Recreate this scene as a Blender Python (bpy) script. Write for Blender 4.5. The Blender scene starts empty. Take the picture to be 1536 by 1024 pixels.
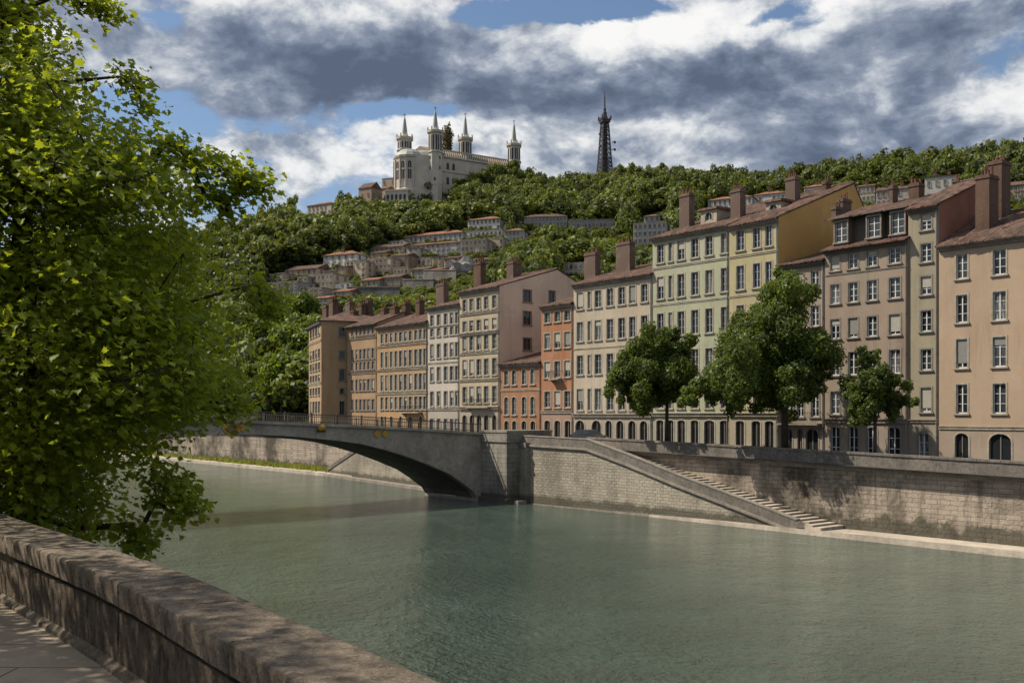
import bpy, bmesh, math, random
import numpy as np
from mathutils import Vector, Matrix
R = math.radians
random.seed(7)
rng = np.random.default_rng(11)
sc = bpy.context.scene
COL = sc.collection
F = 1500.0; HX = 768.0; HY = 620.0; EYE = 9.0          # photo measurements: focal length and horizon in photo pixels
D = np.array([0.633, -0.774]); D /= np.linalg.norm(D)   # along the river, downstream
NN = np.array([-D[1], D[0]])                            # away from the river, into the far bank
ANG = math.atan2(D[1], D[0])

# ------------------------------------------------------------------ node helpers
class T:
    def __init__(s, nt): s.nt = nt
    def n(s, typ, **kw):
        nd = s.nt.nodes.new(typ)
        for k, v in kw.items(): setattr(nd, k, v)
        return nd
    def set(s, sock, v):
        if v is None: return
        if isinstance(v, bpy.types.NodeSocket): s.nt.links.new(v, sock)
        else: sock.default_value = v
    def math(s, op, a, b=None, c=None, clamp=False):
        nd = s.n('ShaderNodeMath', operation=op, use_clamp=clamp)
        s.set(nd.inputs[0], a); s.set(nd.inputs[1], b)
        if c is not None: s.set(nd.inputs[2], c)
        return nd.outputs[0]
    def vmath(s, op, a, b=None):
        nd = s.n('ShaderNodeVectorMath', operation=op)
        s.set(nd.inputs[0], a); s.set(nd.inputs[1], b)
        return nd.outputs[0]
    def noise(s, vec, scale, detail=3.0, rough=0.55, dist=0.0, color=False):
        nd = s.n('ShaderNodeTexNoise')
        s.set(nd.inputs['Vector'], vec); nd.inputs['Scale'].default_value = scale
        nd.inputs['Detail'].default_value = detail; nd.inputs['Roughness'].default_value = rough
        nd.inputs['Distortion'].default_value = dist
        return nd.outputs['Color' if color else 'Fac']
    def ramp(s, fac, stops):
        nd = s.n('ShaderNodeValToRGB'); s.set(nd.inputs[0], fac)
        el = nd.color_ramp.elements
        while len(el) < len(stops): el.new(0.5)
        for e, (p, c) in zip(el, stops):
            e.position = p
            e.color = (c, c, c, 1) if isinstance(c, (int, float)) else (*c, 1)
        return nd.outputs[0]
    def mix(s, fac, a, b, blend='MIX'):
        nd = s.n('ShaderNodeMix', data_type='RGBA', blend_type=blend)
        s.set(nd.inputs[0], fac)
        for i, v in ((6, a), (7, b)):
            s.set(nd.inputs[i], (*v, 1) if isinstance(v, tuple) and len(v) == 3 else v)
        return nd.outputs[2]
    def maprange(s, v, a, b, c=0.0, d=1.0, smooth=True):
        nd = s.n('ShaderNodeMapRange', interpolation_type='SMOOTHSTEP' if smooth else 'LINEAR')
        s.set(nd.inputs[0], v)
        for i, x in enumerate((a, b, c, d)): nd.inputs[i + 1].default_value = x
        return nd.outputs[0]
    def bump(s, h, strength, dist=0.02, normal=None):
        nd = s.n('ShaderNodeBump'); nd.inputs['Strength'].default_value = strength
        nd.inputs['Distance'].default_value = dist; s.set(nd.inputs['Height'], h)
        if normal is not None: s.set(nd.inputs['Normal'], normal)
        return nd.outputs[0]
    def obj(s, scale=(1, 1, 1)):
        tc = s.n('ShaderNodeTexCoord'); mp = s.n('ShaderNodeMapping')
        s.nt.links.new(tc.outputs['Object'], mp.inputs[0]); mp.inputs['Scale'].default_value = scale
        return mp.outputs[0]
    def xyz(s, v):
        nd = s.n('ShaderNodeSeparateXYZ'); s.set(nd.inputs[0], v); return nd.outputs
    def comb(s, x, y, z):
        nd = s.n('ShaderNodeCombineXYZ')
        for i, v in enumerate((x, y, z)): s.set(nd.inputs[i], v)
        return nd.outputs[0]

def mat(name, rough=0.85, spec=0.3):
    m = bpy.data.materials.new(name); m.use_nodes = True
    b = m.node_tree.nodes['Principled BSDF']
    b.inputs['Roughness'].default_value = rough
    b.inputs['Specular IOR Level'].default_value = spec
    return m, T(m.node_tree), b

def plain(name, c, rough=0.7, metal=0.0, var=0.15, scale=3.0):
    m, t, b = mat(name, rough)
    n = t.noise(t.obj(), scale, 4)
    t.set(b.inputs['Base Color'], t.mix(n, tuple(x * (1 - var) for x in c), tuple(min(1, x * (1 + var)) for x in c)))
    b.inputs['Metallic'].default_value = metal
    return m

def plaster(name, c, dirt=0.55, tint=None):
    m, t, b = mat(name, 0.92, 0.15)
    o = t.obj()
    big = t.noise(o, 0.22, 4, 0.6)
    col = t.mix(t.ramp(big, [(0.3, 0.0), (0.7, 1.0)]), tuple(x * 0.82 for x in c), tuple(x * 1.08 for x in c))
    if tint: col = t.mix(t.ramp(t.noise(t.obj((1, 1, 0.6)), 0.16, 3), [(0.45, 0.0), (0.62, 0.8)]), col, tint)
    streak = t.noise(t.obj((1.15, 1.15, 0.13)), 1.0, 6, 0.7, 0.4)
    where = t.ramp(t.noise(t.obj((.6, .6, .35)), 0.5, 3), [(0.42, 0.0), (0.62, 1.0)])
    col = t.mix(t.math('MULTIPLY', t.math('MULTIPLY', t.ramp(streak, [(0.47, 0.0), (0.66, 1.0)]), where), dirt), col, tuple(x * 0.5 for x in c))
    fine = t.noise(o, 3.2, 5, 0.7)
    col = t.mix(t.math('MULTIPLY', t.ramp(fine, [(0.5, 0.0), (0.65, 1.0)]), 0.22), col, tuple(x * 0.7 for x in c))
    patch = t.noise(o, 0.9, 6, 0.7)
    col = t.mix(t.math('MULTIPLY', t.ramp(patch, [(0.54, 0.0), (0.6, 1.0)]), 0.4), col, tuple(0.5 * x + 0.12 for x in c))
    t.set(b.inputs['Base Color'], col)
    t.set(b.inputs['Normal'], t.bump(t.noise(o, 9, 5, 0.7), 0.35, 0.03))
    return m

def stone_blocks(name, c1, c2, mortar, bw=0.85, rh=0.36, stain=0.5, bump=0.7, axis='xz', lowdark=None):
    m, t, b = mat(name, 0.93, 0.15)
    tc = t.n('ShaderNodeTexCoord'); x, y, z = t.xyz(tc.outputs['Object'])
    wob = t.noise(tc.outputs['Object'], 2.2, 4, color=True)
    wx, wy, wz = t.xyz(wob)
    u = t.math('ADD', t.math('ADD', x, y), t.math('MULTIPLY', wx, 0.34))
    v = t.math('ADD', z, t.math('MULTIPLY', wy, 0.16))
    br = t.n('ShaderNodeTexBrick'); t.set(br.inputs['Vector'], t.comb(u, v, 0.0))
    br.inputs['Color1'].default_value = (*c1, 1); br.inputs['Color2'].default_value = (*c2, 1)
    br.inputs['Mortar'].default_value = (*mortar, 1); br.inputs['Scale'].default_value = 1.0
    br.inputs['Brick Width'].default_value = bw; br.inputs['Row Height'].default_value = rh
    br.inputs['Mortar Size'].default_value = 0.018; br.inputs['Mortar Smooth'].default_value = 0.3
    br.inputs['Bias'].default_value = 0.1
    o = tc.outputs['Object']
    st = t.noise(o, 0.16, 6, 0.68)
    col = t.mix(t.math('MULTIPLY', t.ramp(st, [(0.45, 0.0), (0.62, 1.0)]), stain), br.outputs['Color'], tuple(x * 0.28 for x in c1))
    st2 = t.noise(t.obj((1.4, 1.4, 0.22)), 0.8, 6, 0.7)
    col = t.mix(t.math('MULTIPLY', t.ramp(st2, [(0.5, 0.0), (0.68, 1.0)]), stain * 0.8), col, tuple(x * 0.35 for x in c1))
    st3 = t.noise(o, 2.5, 5, 0.75)
    col = t.mix(t.math('MULTIPLY', t.ramp(st3, [(0.5, 0.0), (0.75, 1.0)]), 0.35), col, tuple(min(1, x * 1.35) for x in c2))
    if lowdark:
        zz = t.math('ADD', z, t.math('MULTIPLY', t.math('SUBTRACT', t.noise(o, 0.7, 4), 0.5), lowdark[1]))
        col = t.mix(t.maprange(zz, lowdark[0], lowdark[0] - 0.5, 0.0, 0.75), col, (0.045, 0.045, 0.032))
    t.set(b.inputs['Base Color'], col)
    h = t.math('ADD', t.math('MULTIPLY', br.outputs['Fac'], -1.2), t.math('MULTIPLY', t.noise(o, 5, 6, 0.7), 1.2))
    t.set(b.inputs['Normal'], t.bump(h, bump, 0.08))
    return m

def weathered(name, c, scale=1.0, stain=0.5, lichen=0.3, bump=0.6):
    m, t, b = mat(name, 0.93, 0.15)
    o = t.obj()
    n1 = t.noise(o, 0.9 * scale, 7, 0.68); n2 = t.noise(o, 6 * scale, 7, 0.72); n3 = t.noise(o, 17 * scale, 6, 0.75)
    col = t.mix(t.ramp(n1, [(0.32, 0.0), (0.68, 1.0)]), tuple(x * 0.55 for x in c), tuple(x * 1.15 for x in c))
    col = t.mix(t.math('MULTIPLY', t.ramp(n2, [(0.46, 0.0), (0.6, 1.0)]), stain), col, tuple(x * 0.33 for x in c))
    col = t.mix(t.math('MULTIPLY', t.ramp(n3, [(0.54, 0.0), (0.64, 1.0)]), lichen), col, tuple(min(1, x * 1.7 + 0.03) for x in c))
    streak = t.noise(t.obj((5 * scale, 5 * scale, 0.5 * scale)), 1.0, 5, 0.7)
    col = t.mix(t.math('MULTIPLY', t.ramp(streak, [(0.52, 0.0), (0.7, 1.0)]), stain * 0.7), col, tuple(x * 0.35 for x in c))
    t.set(b.inputs['Base Color'], col)
    h = t.math('ADD', t.math('MULTIPLY', n2, 0.8), t.math('MULTIPLY', n3, 0.9))
    t.set(b.inputs['Normal'], t.bump(h, bump, 0.05 / scale))
    return m

def tiles(name, c=(0.088, 0.050, 0.039)):
    m, t, b = mat(name, 0.9, 0.15)
    o = t.obj()
    vo = t.n('ShaderNodeTexVoronoi'); t.set(vo.inputs['Vector'], t.obj((2.6, 1.5, 1.5))); vo.inputs['Scale'].default_value = 1.0
    hv = t.xyz(vo.outputs['Color'])[0]
    col = t.mix(hv, tuple(x * 0.4 for x in c), tuple(min(1, x * 1.9) for x in c))
    n = t.noise(o, 0.5, 5, 0.7)
    col = t.mix(t.ramp(n, [(0.4, 0.0), (0.65, 0.75)]), col, (0.075, 0.06, 0.05))
    n2 = t.noise(o, 3.0, 4, 0.7)
    col = t.mix(t.ramp(n2, [(0.55, 0.0), (0.75, 0.5)]), col, (0.16, 0.125, 0.10))
    t.set(b.inputs['Base Color'], col)
    x, y, z = t.xyz(o)
    row = t.math('FRACT', t.math('MULTIPLY', y, 2.6))
    t.set(b.inputs['Normal'], t.bump(t.math('ADD', row, t.math('MULTIPLY', hv, 0.5)), 0.6, 0.05))
    return m

def foliage(name, dark, light, trans=0.35, rough=0.55):
    m, t, b = mat(name, rough, 0.35)
    at = t.n('ShaderNodeAttribute', attribute_name='tint')
    col = t.mix(at.outputs['Fac'], dark, light)
    t.set(b.inputs['Base Color'], col)
    tr = t.n('ShaderNodeBsdfTranslucent')
    t.set(tr.inputs[0], t.mix(0.55, col, tuple(min(1, x * f) for x, f in zip(light, (1.9, 1.7, 0.7)))))
    ms = t.n('ShaderNodeMixShader'); ms.inputs[0].default_value = trans
    t.nt.links.new(b.outputs[0], ms.inputs[1]); t.nt.links.new(tr.outputs[0], ms.inputs[2])
    t.nt.links.new(ms.outputs[0], t.nt.nodes['Material Output'].inputs[0])
    return m

# ------------------------------------------------------------------ mesh helpers
class MB:
    def __init__(s): s.v = []; s.f = []; s.m = []; s.T = None
    def poly(s, pts, m=0):
        i = len(s.v)
        if s.T: pts = [s.T(*p) for p in pts]
        s.v.extend([tuple(p) for p in pts]); s.f.append(tuple(range(i, i + len(pts)))); s.m.append(m)
    def box(s, x0, x1, y0, y1, z0, z1, m=0):
        P = [(x, y, z) for z in (z0, z1) for y in (y0, y1) for x in (x0, x1)]
        for q in ((0, 2, 3, 1), (4, 5, 7, 6), (0, 1, 5, 4), (2, 6, 7, 3), (0, 4, 6, 2), (1, 3, 7, 5)):
            s.poly([P[i] for i in q], m)
    def hexa(s, lo, hi, m=0):
        n = len(lo)
        s.poly(list(reversed(lo)), m); s.poly(hi, m)
        for i in range(n):
            j = (i + 1) % n; s.poly([lo[i], lo[j], hi[j], hi[i]], m)
    def tube(s, a, b, r0, r1=None, n=8, m=0, cap=True):
        r1 = r0 if r1 is None else r1
        a = Vector(a); b = Vector(b); ax = (b - a)
        if ax.length < 1e-6: return
        ax.normalize()
        u = ax.orthogonal().normalized(); w = ax.cross(u)
        A = [a + (u * math.cos(2 * math.pi * i / n) + w * math.sin(2 * math.pi * i / n)) * r0 for i in range(n)]
        B = [b + (u * math.cos(2 * math.pi * i / n) + w * math.sin(2 * math.pi * i / n)) * r1 for i in range(n)]
        for i in range(n):
            j = (i + 1) % n; s.poly([A[i], A[j], B[j], B[i]], m)
        if cap: s.poly(list(reversed(A)), m); s.poly(B, m)
    def lathe(s, c, prof, n=8, m=0, rot=0.0, arc=(0, 2 * math.pi)):
        full = arc[1] - arc[0] > 6.28
        k = n if full else n + 1
        ring = lambda r, z: [(c[0] + r * math.cos(rot + arc[0] + (arc[1] - arc[0]) * i / n), c[1] + r * math.sin(rot + arc[0] + (arc[1] - arc[0]) * i / n), c[2] + z) for i in range(k)]
        for (r0, z0), (r1, z1) in zip(prof, prof[1:]):
            a, b = ring(r0, z0), ring(r1, z1)
            for i in range(n):
                j = (i + 1) % k
                if r1 < 1e-4: s.poly([a[i], a[j], b[i]], m)
                elif r0 < 1e-4: s.poly([a[i], b[j], b[i]], m)
                else: s.poly([a[i], a[j], b[j], b[i]], m)
    def build(s, name, mats, parent=None, loc=None, rotz=0, smooth=False, weld=False):
        me = bpy.data.meshes.new(name)
        me.from_pydata(s.v, [], s.f)
        for mm in (mats if isinstance(mats, (list, tuple)) else [mats]): me.materials.append(mm)
        me.polygons.foreach_set('material_index', s.m)
        if weld or smooth:
            bm = bmesh.new(); bm.from_mesh(me)
            bmesh.ops.remove_doubles(bm, verts=bm.verts, dist=1e-4)
            bmesh.ops.recalc_face_normals(bm, faces=bm.faces)
            bm.to_mesh(me); bm.free()
        if smooth: me.polygons.foreach_set('use_smooth', [True] * len(me.polygons))
        me.update()
        return link(name, me, parent, loc, rotz)

def link(name, data, parent=None, loc=None, rotz=0):
    o = bpy.data.objects.new(name, data); COL.objects.link(o)
    if parent is not None: o.parent = parent
    if loc is not None: o.location = loc
    o.rotation_euler = (0, 0, rotz)
    return o

def thing(name, label, cat, loc=(0, 0, 0), rotz=0, group=None):
    o = bpy.data.objects.new(name, None); COL.objects.link(o)
    o.empty_display_size = 0.2
    o.location = loc; o.rotation_euler = (0, 0, rotz)
    return tag(o, label, cat, group)
def tag(o, label, cat, group=None):
    o['label'] = label; o['category'] = cat
    if group: o['group'] = group
    return o
def structure(o): o['kind'] = 'structure'; return o

def np_mesh(name, verts, faces, mats, tint=None, smooth=False, midx=None):
    me = bpy.data.meshes.new(name)
    verts = np.asarray(verts, np.float32); faces = np.asarray(faces, np.int32)
    n, k = faces.shape
    me.vertices.add(len(verts)); me.vertices.foreach_set('co', verts.ravel())
    me.loops.add(n * k); me.loops.foreach_set('vertex_index', faces.ravel())
    me.polygons.add(n); me.polygons.foreach_set('loop_start', np.arange(0, n * k, k, dtype=np.int32))
    for mm in (mats if isinstance(mats, (list, tuple)) else [mats]): me.materials.append(mm)
    if midx is not None: me.polygons.foreach_set('material_index', np.asarray(midx, np.int32))
    me.update(calc_edges=True)
    if tint is not None:
        a = me.attributes.new('tint', 'FLOAT', 'POINT'); a.data.foreach_set('value', np.asarray(tint, np.float32))
    if smooth: me.polygons.foreach_set('use_smooth', np.ones(n, dtype=bool))
    return me

# --- positions measured on the photograph become points of the place
def pt(px, py, Y): return np.array([(px - HX) / F * Y, Y, EYE + (HY - py) / F * Y])
def st2w(s, t, z=0.0): p = s * D + t * NN; return (p[0], p[1], z)
def s_at(px, t):
    k = (px - HX) / F
    return t * (D[0] * 0 + (NN[1] * k - NN[0])) / (D[0] - D[1] * k)
def Y_st(s, t): return s * D[1] + t * NN[1]
class Frame:
    def __init__(s, O, dx):
        s.O = np.array(O, float); s.dx = np.array(dx, float) / np.linalg.norm(dx); s.dy = np.array([-s.dx[1], s.dx[0]])
        s.ang = math.atan2(s.dx[1], s.dx[0])
    def x_at(s, px, y=0.0):
        k = (px - HX) / F; O = s.O + y * s.dy
        return (k * O[1] - O[0]) / (s.dx[0] - k * s.dx[1])
    def Y(s, x, y=0.0): return s.O[1] + x * s.dx[1] + y * s.dy[1]
    def z_at(s, px, py, y=0.0): return EYE + (HY - py) / F * s.Y(s.x_at(px, y), y)
    def y_at(s, px, x):       # depth along the side wall standing at local x
        k = (px - HX) / F; O = s.O + x * s.dx
        return (k * O[1] - O[0]) / (s.dy[0] - k * s.dy[1])

# ------------------------------------------------------------------ camera, sun, world
cam = bpy.data.cameras.new('camera'); co = bpy.data.objects.new('camera', cam); COL.objects.link(co)
co.location = (0, 0, EYE); co.rotation_euler = (math.pi / 2, 0, 0)
cam.sensor_width = 36; cam.lens = F / 1536 * 36; cam.shift_y = 108 / 1536
cam.clip_end = 20000; cam.clip_start = 0.1
sc.camera = co
S = Vector((-0.64, 0.07, 0.76)).normalized()
el = math.asin(S.z); az = math.atan2(S.x, S.y)
su = bpy.data.lights.new('sun', 'SUN'); su.energy = 5.0; su.angle = R(0.55); su.color = (1.0, 0.90, 0.74)
so = bpy.data.objects.new('sun', su); COL.objects.link(so)
so.rotation_euler = (-S).to_track_quat('-Z', 'Y').to_euler(); so.location = (0, 0, 300)
sc.view_settings.view_transform = 'Standard'; sc.view_settings.look = 'None'
sc.view_settings.exposure = 0.42; sc.view_settings.gamma = 1.0

def build_world():
    w = bpy.data.worlds.new('World'); sc.world = w; w.use_nodes = True
    t = T(w.node_tree); nt = w.node_tree
    for n in list(nt.nodes): nt.nodes.remove(n)
    sky = t.n('ShaderNodeTexSky', sky_type='NISHITA'); sky.sun_disc = False
    sky.sun_elevation = el; sky.sun_rotation = az; sky.altitude = 200; sky.air_density = 1.0; sky.dust_density = 0.6; sky.ozone_density = 2.0
    tc = t.n('ShaderNodeTexCoord'); dirv = t.vmath('NORMALIZE', tc.outputs['Generated'])
    x, y, z = t.xyz(dirv)
    azi = t.math('ARCTAN2', x, y); ele = t.math('ARCSINE', z)
    # billowing noise on the direction, stretched along the horizon
    stretch = t.vmath('MULTIPLY', dirv, (1.0, 1.0, 1.7))
    nc = t.noise(stretch, 4.5, 7, 0.58, 0.0, color=True)
    n1, n2, n3 = t.xyz(nc)
    nf = t.noise(stretch, 11.0, 9, 0.60, 0.35)
    ng = t.noise(t.vmath('ADD', stretch, (3.1, 0.7, 0.05)), 26.0, 7, 0.58, 0.2)
    bil = t.math('ABSOLUTE', t.math('SUBTRACT', t.noise(stretch, 17.0, 5, 0.55, 0.6), 0.5))
    wx = t.math('MULTIPLY', t.math('SUBTRACT', n1, 0.5), 0.17)
    wy = t.math('MULTIPLY', t.math('SUBTRACT', n2, 0.5), 0.13)
    U = t.math('ADD', azi, wx); V = t.math('ADD', ele, wy)
    def blobs(lst):
        tot = None
        for px, py, rx, ry, wgt in lst:
            a0 = math.atan((px - HX) / F); e0 = math.atan((HY - py) / F * math.cos(a0))
            dx = t.math('MULTIPLY', t.math('SUBTRACT', U, a0), F / rx)
            dy = t.math('MULTIPLY', t.math('SUBTRACT', V, e0), F / ry)
            d2 = t.math('ADD', t.math('MULTIPLY', dx, dx), t.math('MULTIPLY', dy, dy))
            g = t.math('MULTIPLY', t.math('EXPONENT', t.math('MULTIPLY', d2, -1.0)), wgt)
            tot = g if tot is None else t.math('ADD', tot, g)
        return tot
    cover = blobs([(860, 18, 120, 26, -.95), (215, 165, 70, 55, -.5), (540, 178, 55, 15, -.36), (650, 182, 75, 22, -.5), (730, 40, 40, 40, -.25),
                   (380, 190, 70, 14, -.15), (330, 300, 80, 50, -.12), (1180, -10, 60, 20, -.5), (1250, 10, 60, 14, -.3), (235, 22, 45, 20, -.25), (1520, 90, 90, 25, -.3), (1010, 185, 70, 14, -.2),
                   (600, 90, 400, 80, .3), (1050, 120, 260, 80, .25), (520, 240, 260, 50, .22), (1000, 215, 250, 50, .25), (1300, 150, 300, 120, .25)])
    def dens(vec):
        a_ = t.noise(vec, 7.0, 9, 0.58, 0.25); b_ = t.noise(t.vmath('ADD', vec, (2.3, 0.4, 0.1)), 20.0, 7, 0.60, 0.35)
        return t.math('ADD', t.math('MULTIPLY', a_, 0.72), t.math('MULTIPLY', b_, 0.28))
    dA = dens(stretch); dB = dens(t.vmath('ADD', stretch, (-0.022, 0.0, 0.052)))
    edge = t.math('MULTIPLY', t.math('SUBTRACT', dA, dB), 1.0)
    cov = t.math('ADD', t.math('ADD', cover, 0.55), t.math('MULTIPLY', t.math('SUBTRACT', dA, 0.5), 2.3))
    cov = t.math('ADD', cov, t.math('MULTIPLY', t.math('SUBTRACT', n3, 0.5), 0.5))
    alpha = t.maprange(cov, 0.36, 0.60)
    dark = blobs([(470, 105, 190, 60, .55), (700, 110, 220, 52, .48), (330, 120, 100, 35, .25), (560, 45, 160, 45, .22), (1060, 140, 130, 38, .5), (1180, 95, 110, 65, .42), (900, 148, 160, 18, .35),
                  (1400, 195, 170, 50, .45), (1480, 60, 130, 45, .3), (1250, 190, 150, 40, .28), (420, 215, 50, 28, .22), (360, 300, 90, 45, .25), (850, 250, 200, 20, .2), (1120, 215, 90, 20, .15),
                  (900, 85, 130, 36, -.5), (980, 35, 100, 40, -.35), (1130, 15, 80, 30, -.35), (1235, 50, 60, 40, -.4), (1455, 150, 80, 28, -.45), (1300, 130, 60, 25, -.2), (560, 205, 160, 26, -.25), (700, 215, 100, 22, -.25), (1050, 195, 120, 18, -.3), (240, 80, 80, 40, -.3), (760, 70, 50, 40, -.2)])
    thick = t.math('MULTIPLY', t.math('SUBTRACT', dA, 0.5), 1.35)
    sh = t.math('ADD', t.math('ADD', t.math('MULTIPLY', t.math('DIVIDE', dark, t.math('ADD', 1.0, t.math('ABSOLUTE', dark))), 1.12), 0.33), thick)
    sh = t.math('SUBTRACT', sh, t.math('MULTIPLY', edge, 3.4))
    sh = t.math('ADD', sh, t.math('MULTIPLY', t.math('SUBTRACT', n3, 0.5), 0.35))
    ccol = t.ramp(sh, [(0.0, (0.71, 0.705, 0.695)), (0.20, (0.60, 0.61, 0.62)), (0.37, (0.39, 0.42, 0.46)), (0.56, (0.205, 0.24, 0.31)), (0.78, (0.118, 0.148, 0.212)), (1.0, (0.08, 0.104, 0.156))])
    bs = t.n('ShaderNodeBackground'); t.set(bs.inputs[0], sky.outputs[0]); bs.inputs[1].default_value = 0.085
    bc = t.n('ShaderNodeBackground'); t.set(bc.inputs[0], ccol); bc.inputs[1].default_value = 1.0
    ms = t.n('ShaderNodeMixShader'); t.set(ms.inputs[0], alpha)
    nt.links.new(bs.outputs[0], ms.inputs[1]); nt.links.new(bc.outputs[0], ms.inputs[2])
    out = t.n('ShaderNodeOutputWorld'); nt.links.new(ms.outputs[0], out.inputs[0])
build_world()

# ------------------------------------------------------------------ materials
M = {}
M['trim'] = weathered('pale_stone_trim', (0.36, 0.32, 0.26), 1.0, 0.3, 0.1, 0.3)
M['trimdark'] = weathered('grey_stone_trim', (0.25, 0.22, 0.19), 1.0, 0.35, 0.1, 0.3)
M['white'] = plain('white_sash_paint', (0.55, 0.56, 0.56), 0.5)
M['greysash'] = plain('grey_sash_paint', (0.30, 0.31, 0.31), 0.5)
M['brownsash'] = plain('brown_sash_paint', (0.16, 0.13, 0.11), 0.5)
def glass(name, c, top=None):
    m, t, b = mat(name, 0.06, 0.5)
    if top:
        z = t.xyz(t.obj())[2]; n = t.noise(t.obj((6, 6, 0.6)), 1.5, 2)
        t.set(b.inputs['Base Color'], t.mix(t.ramp(n, [(0.4, 0.0), (0.6, 1.0)]), c, top))
    else:
        t.set(b.inputs['Base Color'], t.mix(t.noise(t.obj(), 0.8, 3), tuple(x * .5 for x in c), c))
    return m
M['pane'] = [glass('dark_window_glass', (0.022, 0.026, 0.03)), glass('grey_window_glass', (0.05, 0.055, 0.06)), glass('curtained_window_glass', (0.05, 0.05, 0.05), (0.26, 0.25, 0.23))]
M['blind'] = plain('cream_slat_blind', (.33, .31, .27), .8); M['blind2'] = plain('grey_slat_blind', (.20, .195, .185), .8)
M['shade'] = plain('dark_interior', (0.012, 0.011, 0.010), 0.9)
M['tiles'] = tiles('clay_canal_tiles'); M['tiles2'] = tiles('orange_canal_tiles', (0.20, 0.088, 0.052))
M['soffit'] = plain('dark_eave_timber', (0.11, 0.095, 0.08), 0.85)
M['iron'] = plain('wrought_iron', (0.03, 0.03, 0.03), 0.5, 0.3)
M['lead'] = plain('zinc_downpipe', (0.22, 0.22, 0.21), 0.55, 0.4)
M['brick'] = stone_blocks('chimney_brick', (0.135, 0.068, 0.048), (0.105, 0.06, 0.045), (0.13, 0.105, 0.085), 0.24, 0.08, 0.5, 0.6)
M['rend'] = plaster('chimney_render', (0.125, 0.088, 0.072), 0.6)
M['pot'] = plain('terracotta_pot', (0.11, 0.052, 0.035), 0.9)

# ------------------------------------------------------------------ facade with real openings
def facade(mb, W, z0, z1, ops, depth=0.24, m=0, zbase=None):
    xs = {0.0, round(W, 3)}; zs = {round(z0, 3), round(z1, 3)}
    rects = []
    for (xc, zb, w, h, arch) in ops:
        a, b, c, d = round(max(0.02, xc - w / 2), 3), round(min(W - 0.02, xc + w / 2), 3), round(zb, 3), round(zb + h, 3)
        rects.append((a, b, c, d, arch)); xs |= {a, b}; zs |= {c, d}
    if zbase is not None: zs.add(round(zbase, 3))
    xs = sorted(xs); zs = sorted(zs)
    zk = round(zbase, 3) if zbase is not None else None
    for i in range(len(xs) - 1):
        run = None
        for j in range(len(zs)):
            hole = True
            if j < len(zs) - 1:
                cx, cz = (xs[i] + xs[i + 1]) / 2, (zs[j] + zs[j + 1]) / 2
                hole = any(a < cx < b and c < cz < d for a, b, c, d, _ in rects)
            if run is not None and (hole or zs[j] == zk):
                mb.poly([(xs[i], 0, run), (xs[i + 1], 0, run), (xs[i + 1], 0, zs[j]), (xs[i], 0, zs[j])], 2 if zk is not None and zs[j] <= zk else m); run = None
            if not hole and run is None: run = zs[j]
    for a, b, c, d, arch in rects:
        mb.poly([(a, 0, c), (a, depth, c), (b, depth, c), (b, 0, c)], m)
        if not arch:
            mb.poly([(a, 0, c), (a, 0, d), (a, depth, d), (a, depth, c)], m)
            mb.poly([(b, 0, c), (b, depth, c), (b, depth, d), (b, 0, d)], m)
            mb.poly([(a, 0, d), (b, 0, d), (b, depth, d), (a, depth, d)], m)
        else:
            r = (b - a) / 2; rise = r * arch; zc = d - rise; n = 10
            mb.poly([(a, 0, c), (a, 0, zc), (a, depth, zc), (a, depth, c)], m)
            mb.poly([(b, 0, c), (b, depth, c), (b, depth, zc), (b, 0, zc)], m)
            arc = [((a + b) / 2 - r * math.cos(math.pi * i / n), zc + rise * math.sin(math.pi * i / n)) for i in range(n + 1)]
            for (x0, q0), (x1, q1) in zip(arc, arc[1:]):
                mb.poly([(x0, 0, q0), (x1, 0, q1), (x1, 0, d), (x0, 0, d)], m)
                mb.poly([(x0, 0, q0), (x0, depth, q0), (x1, depth, q1), (x1, 0, q1)], m)

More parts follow.
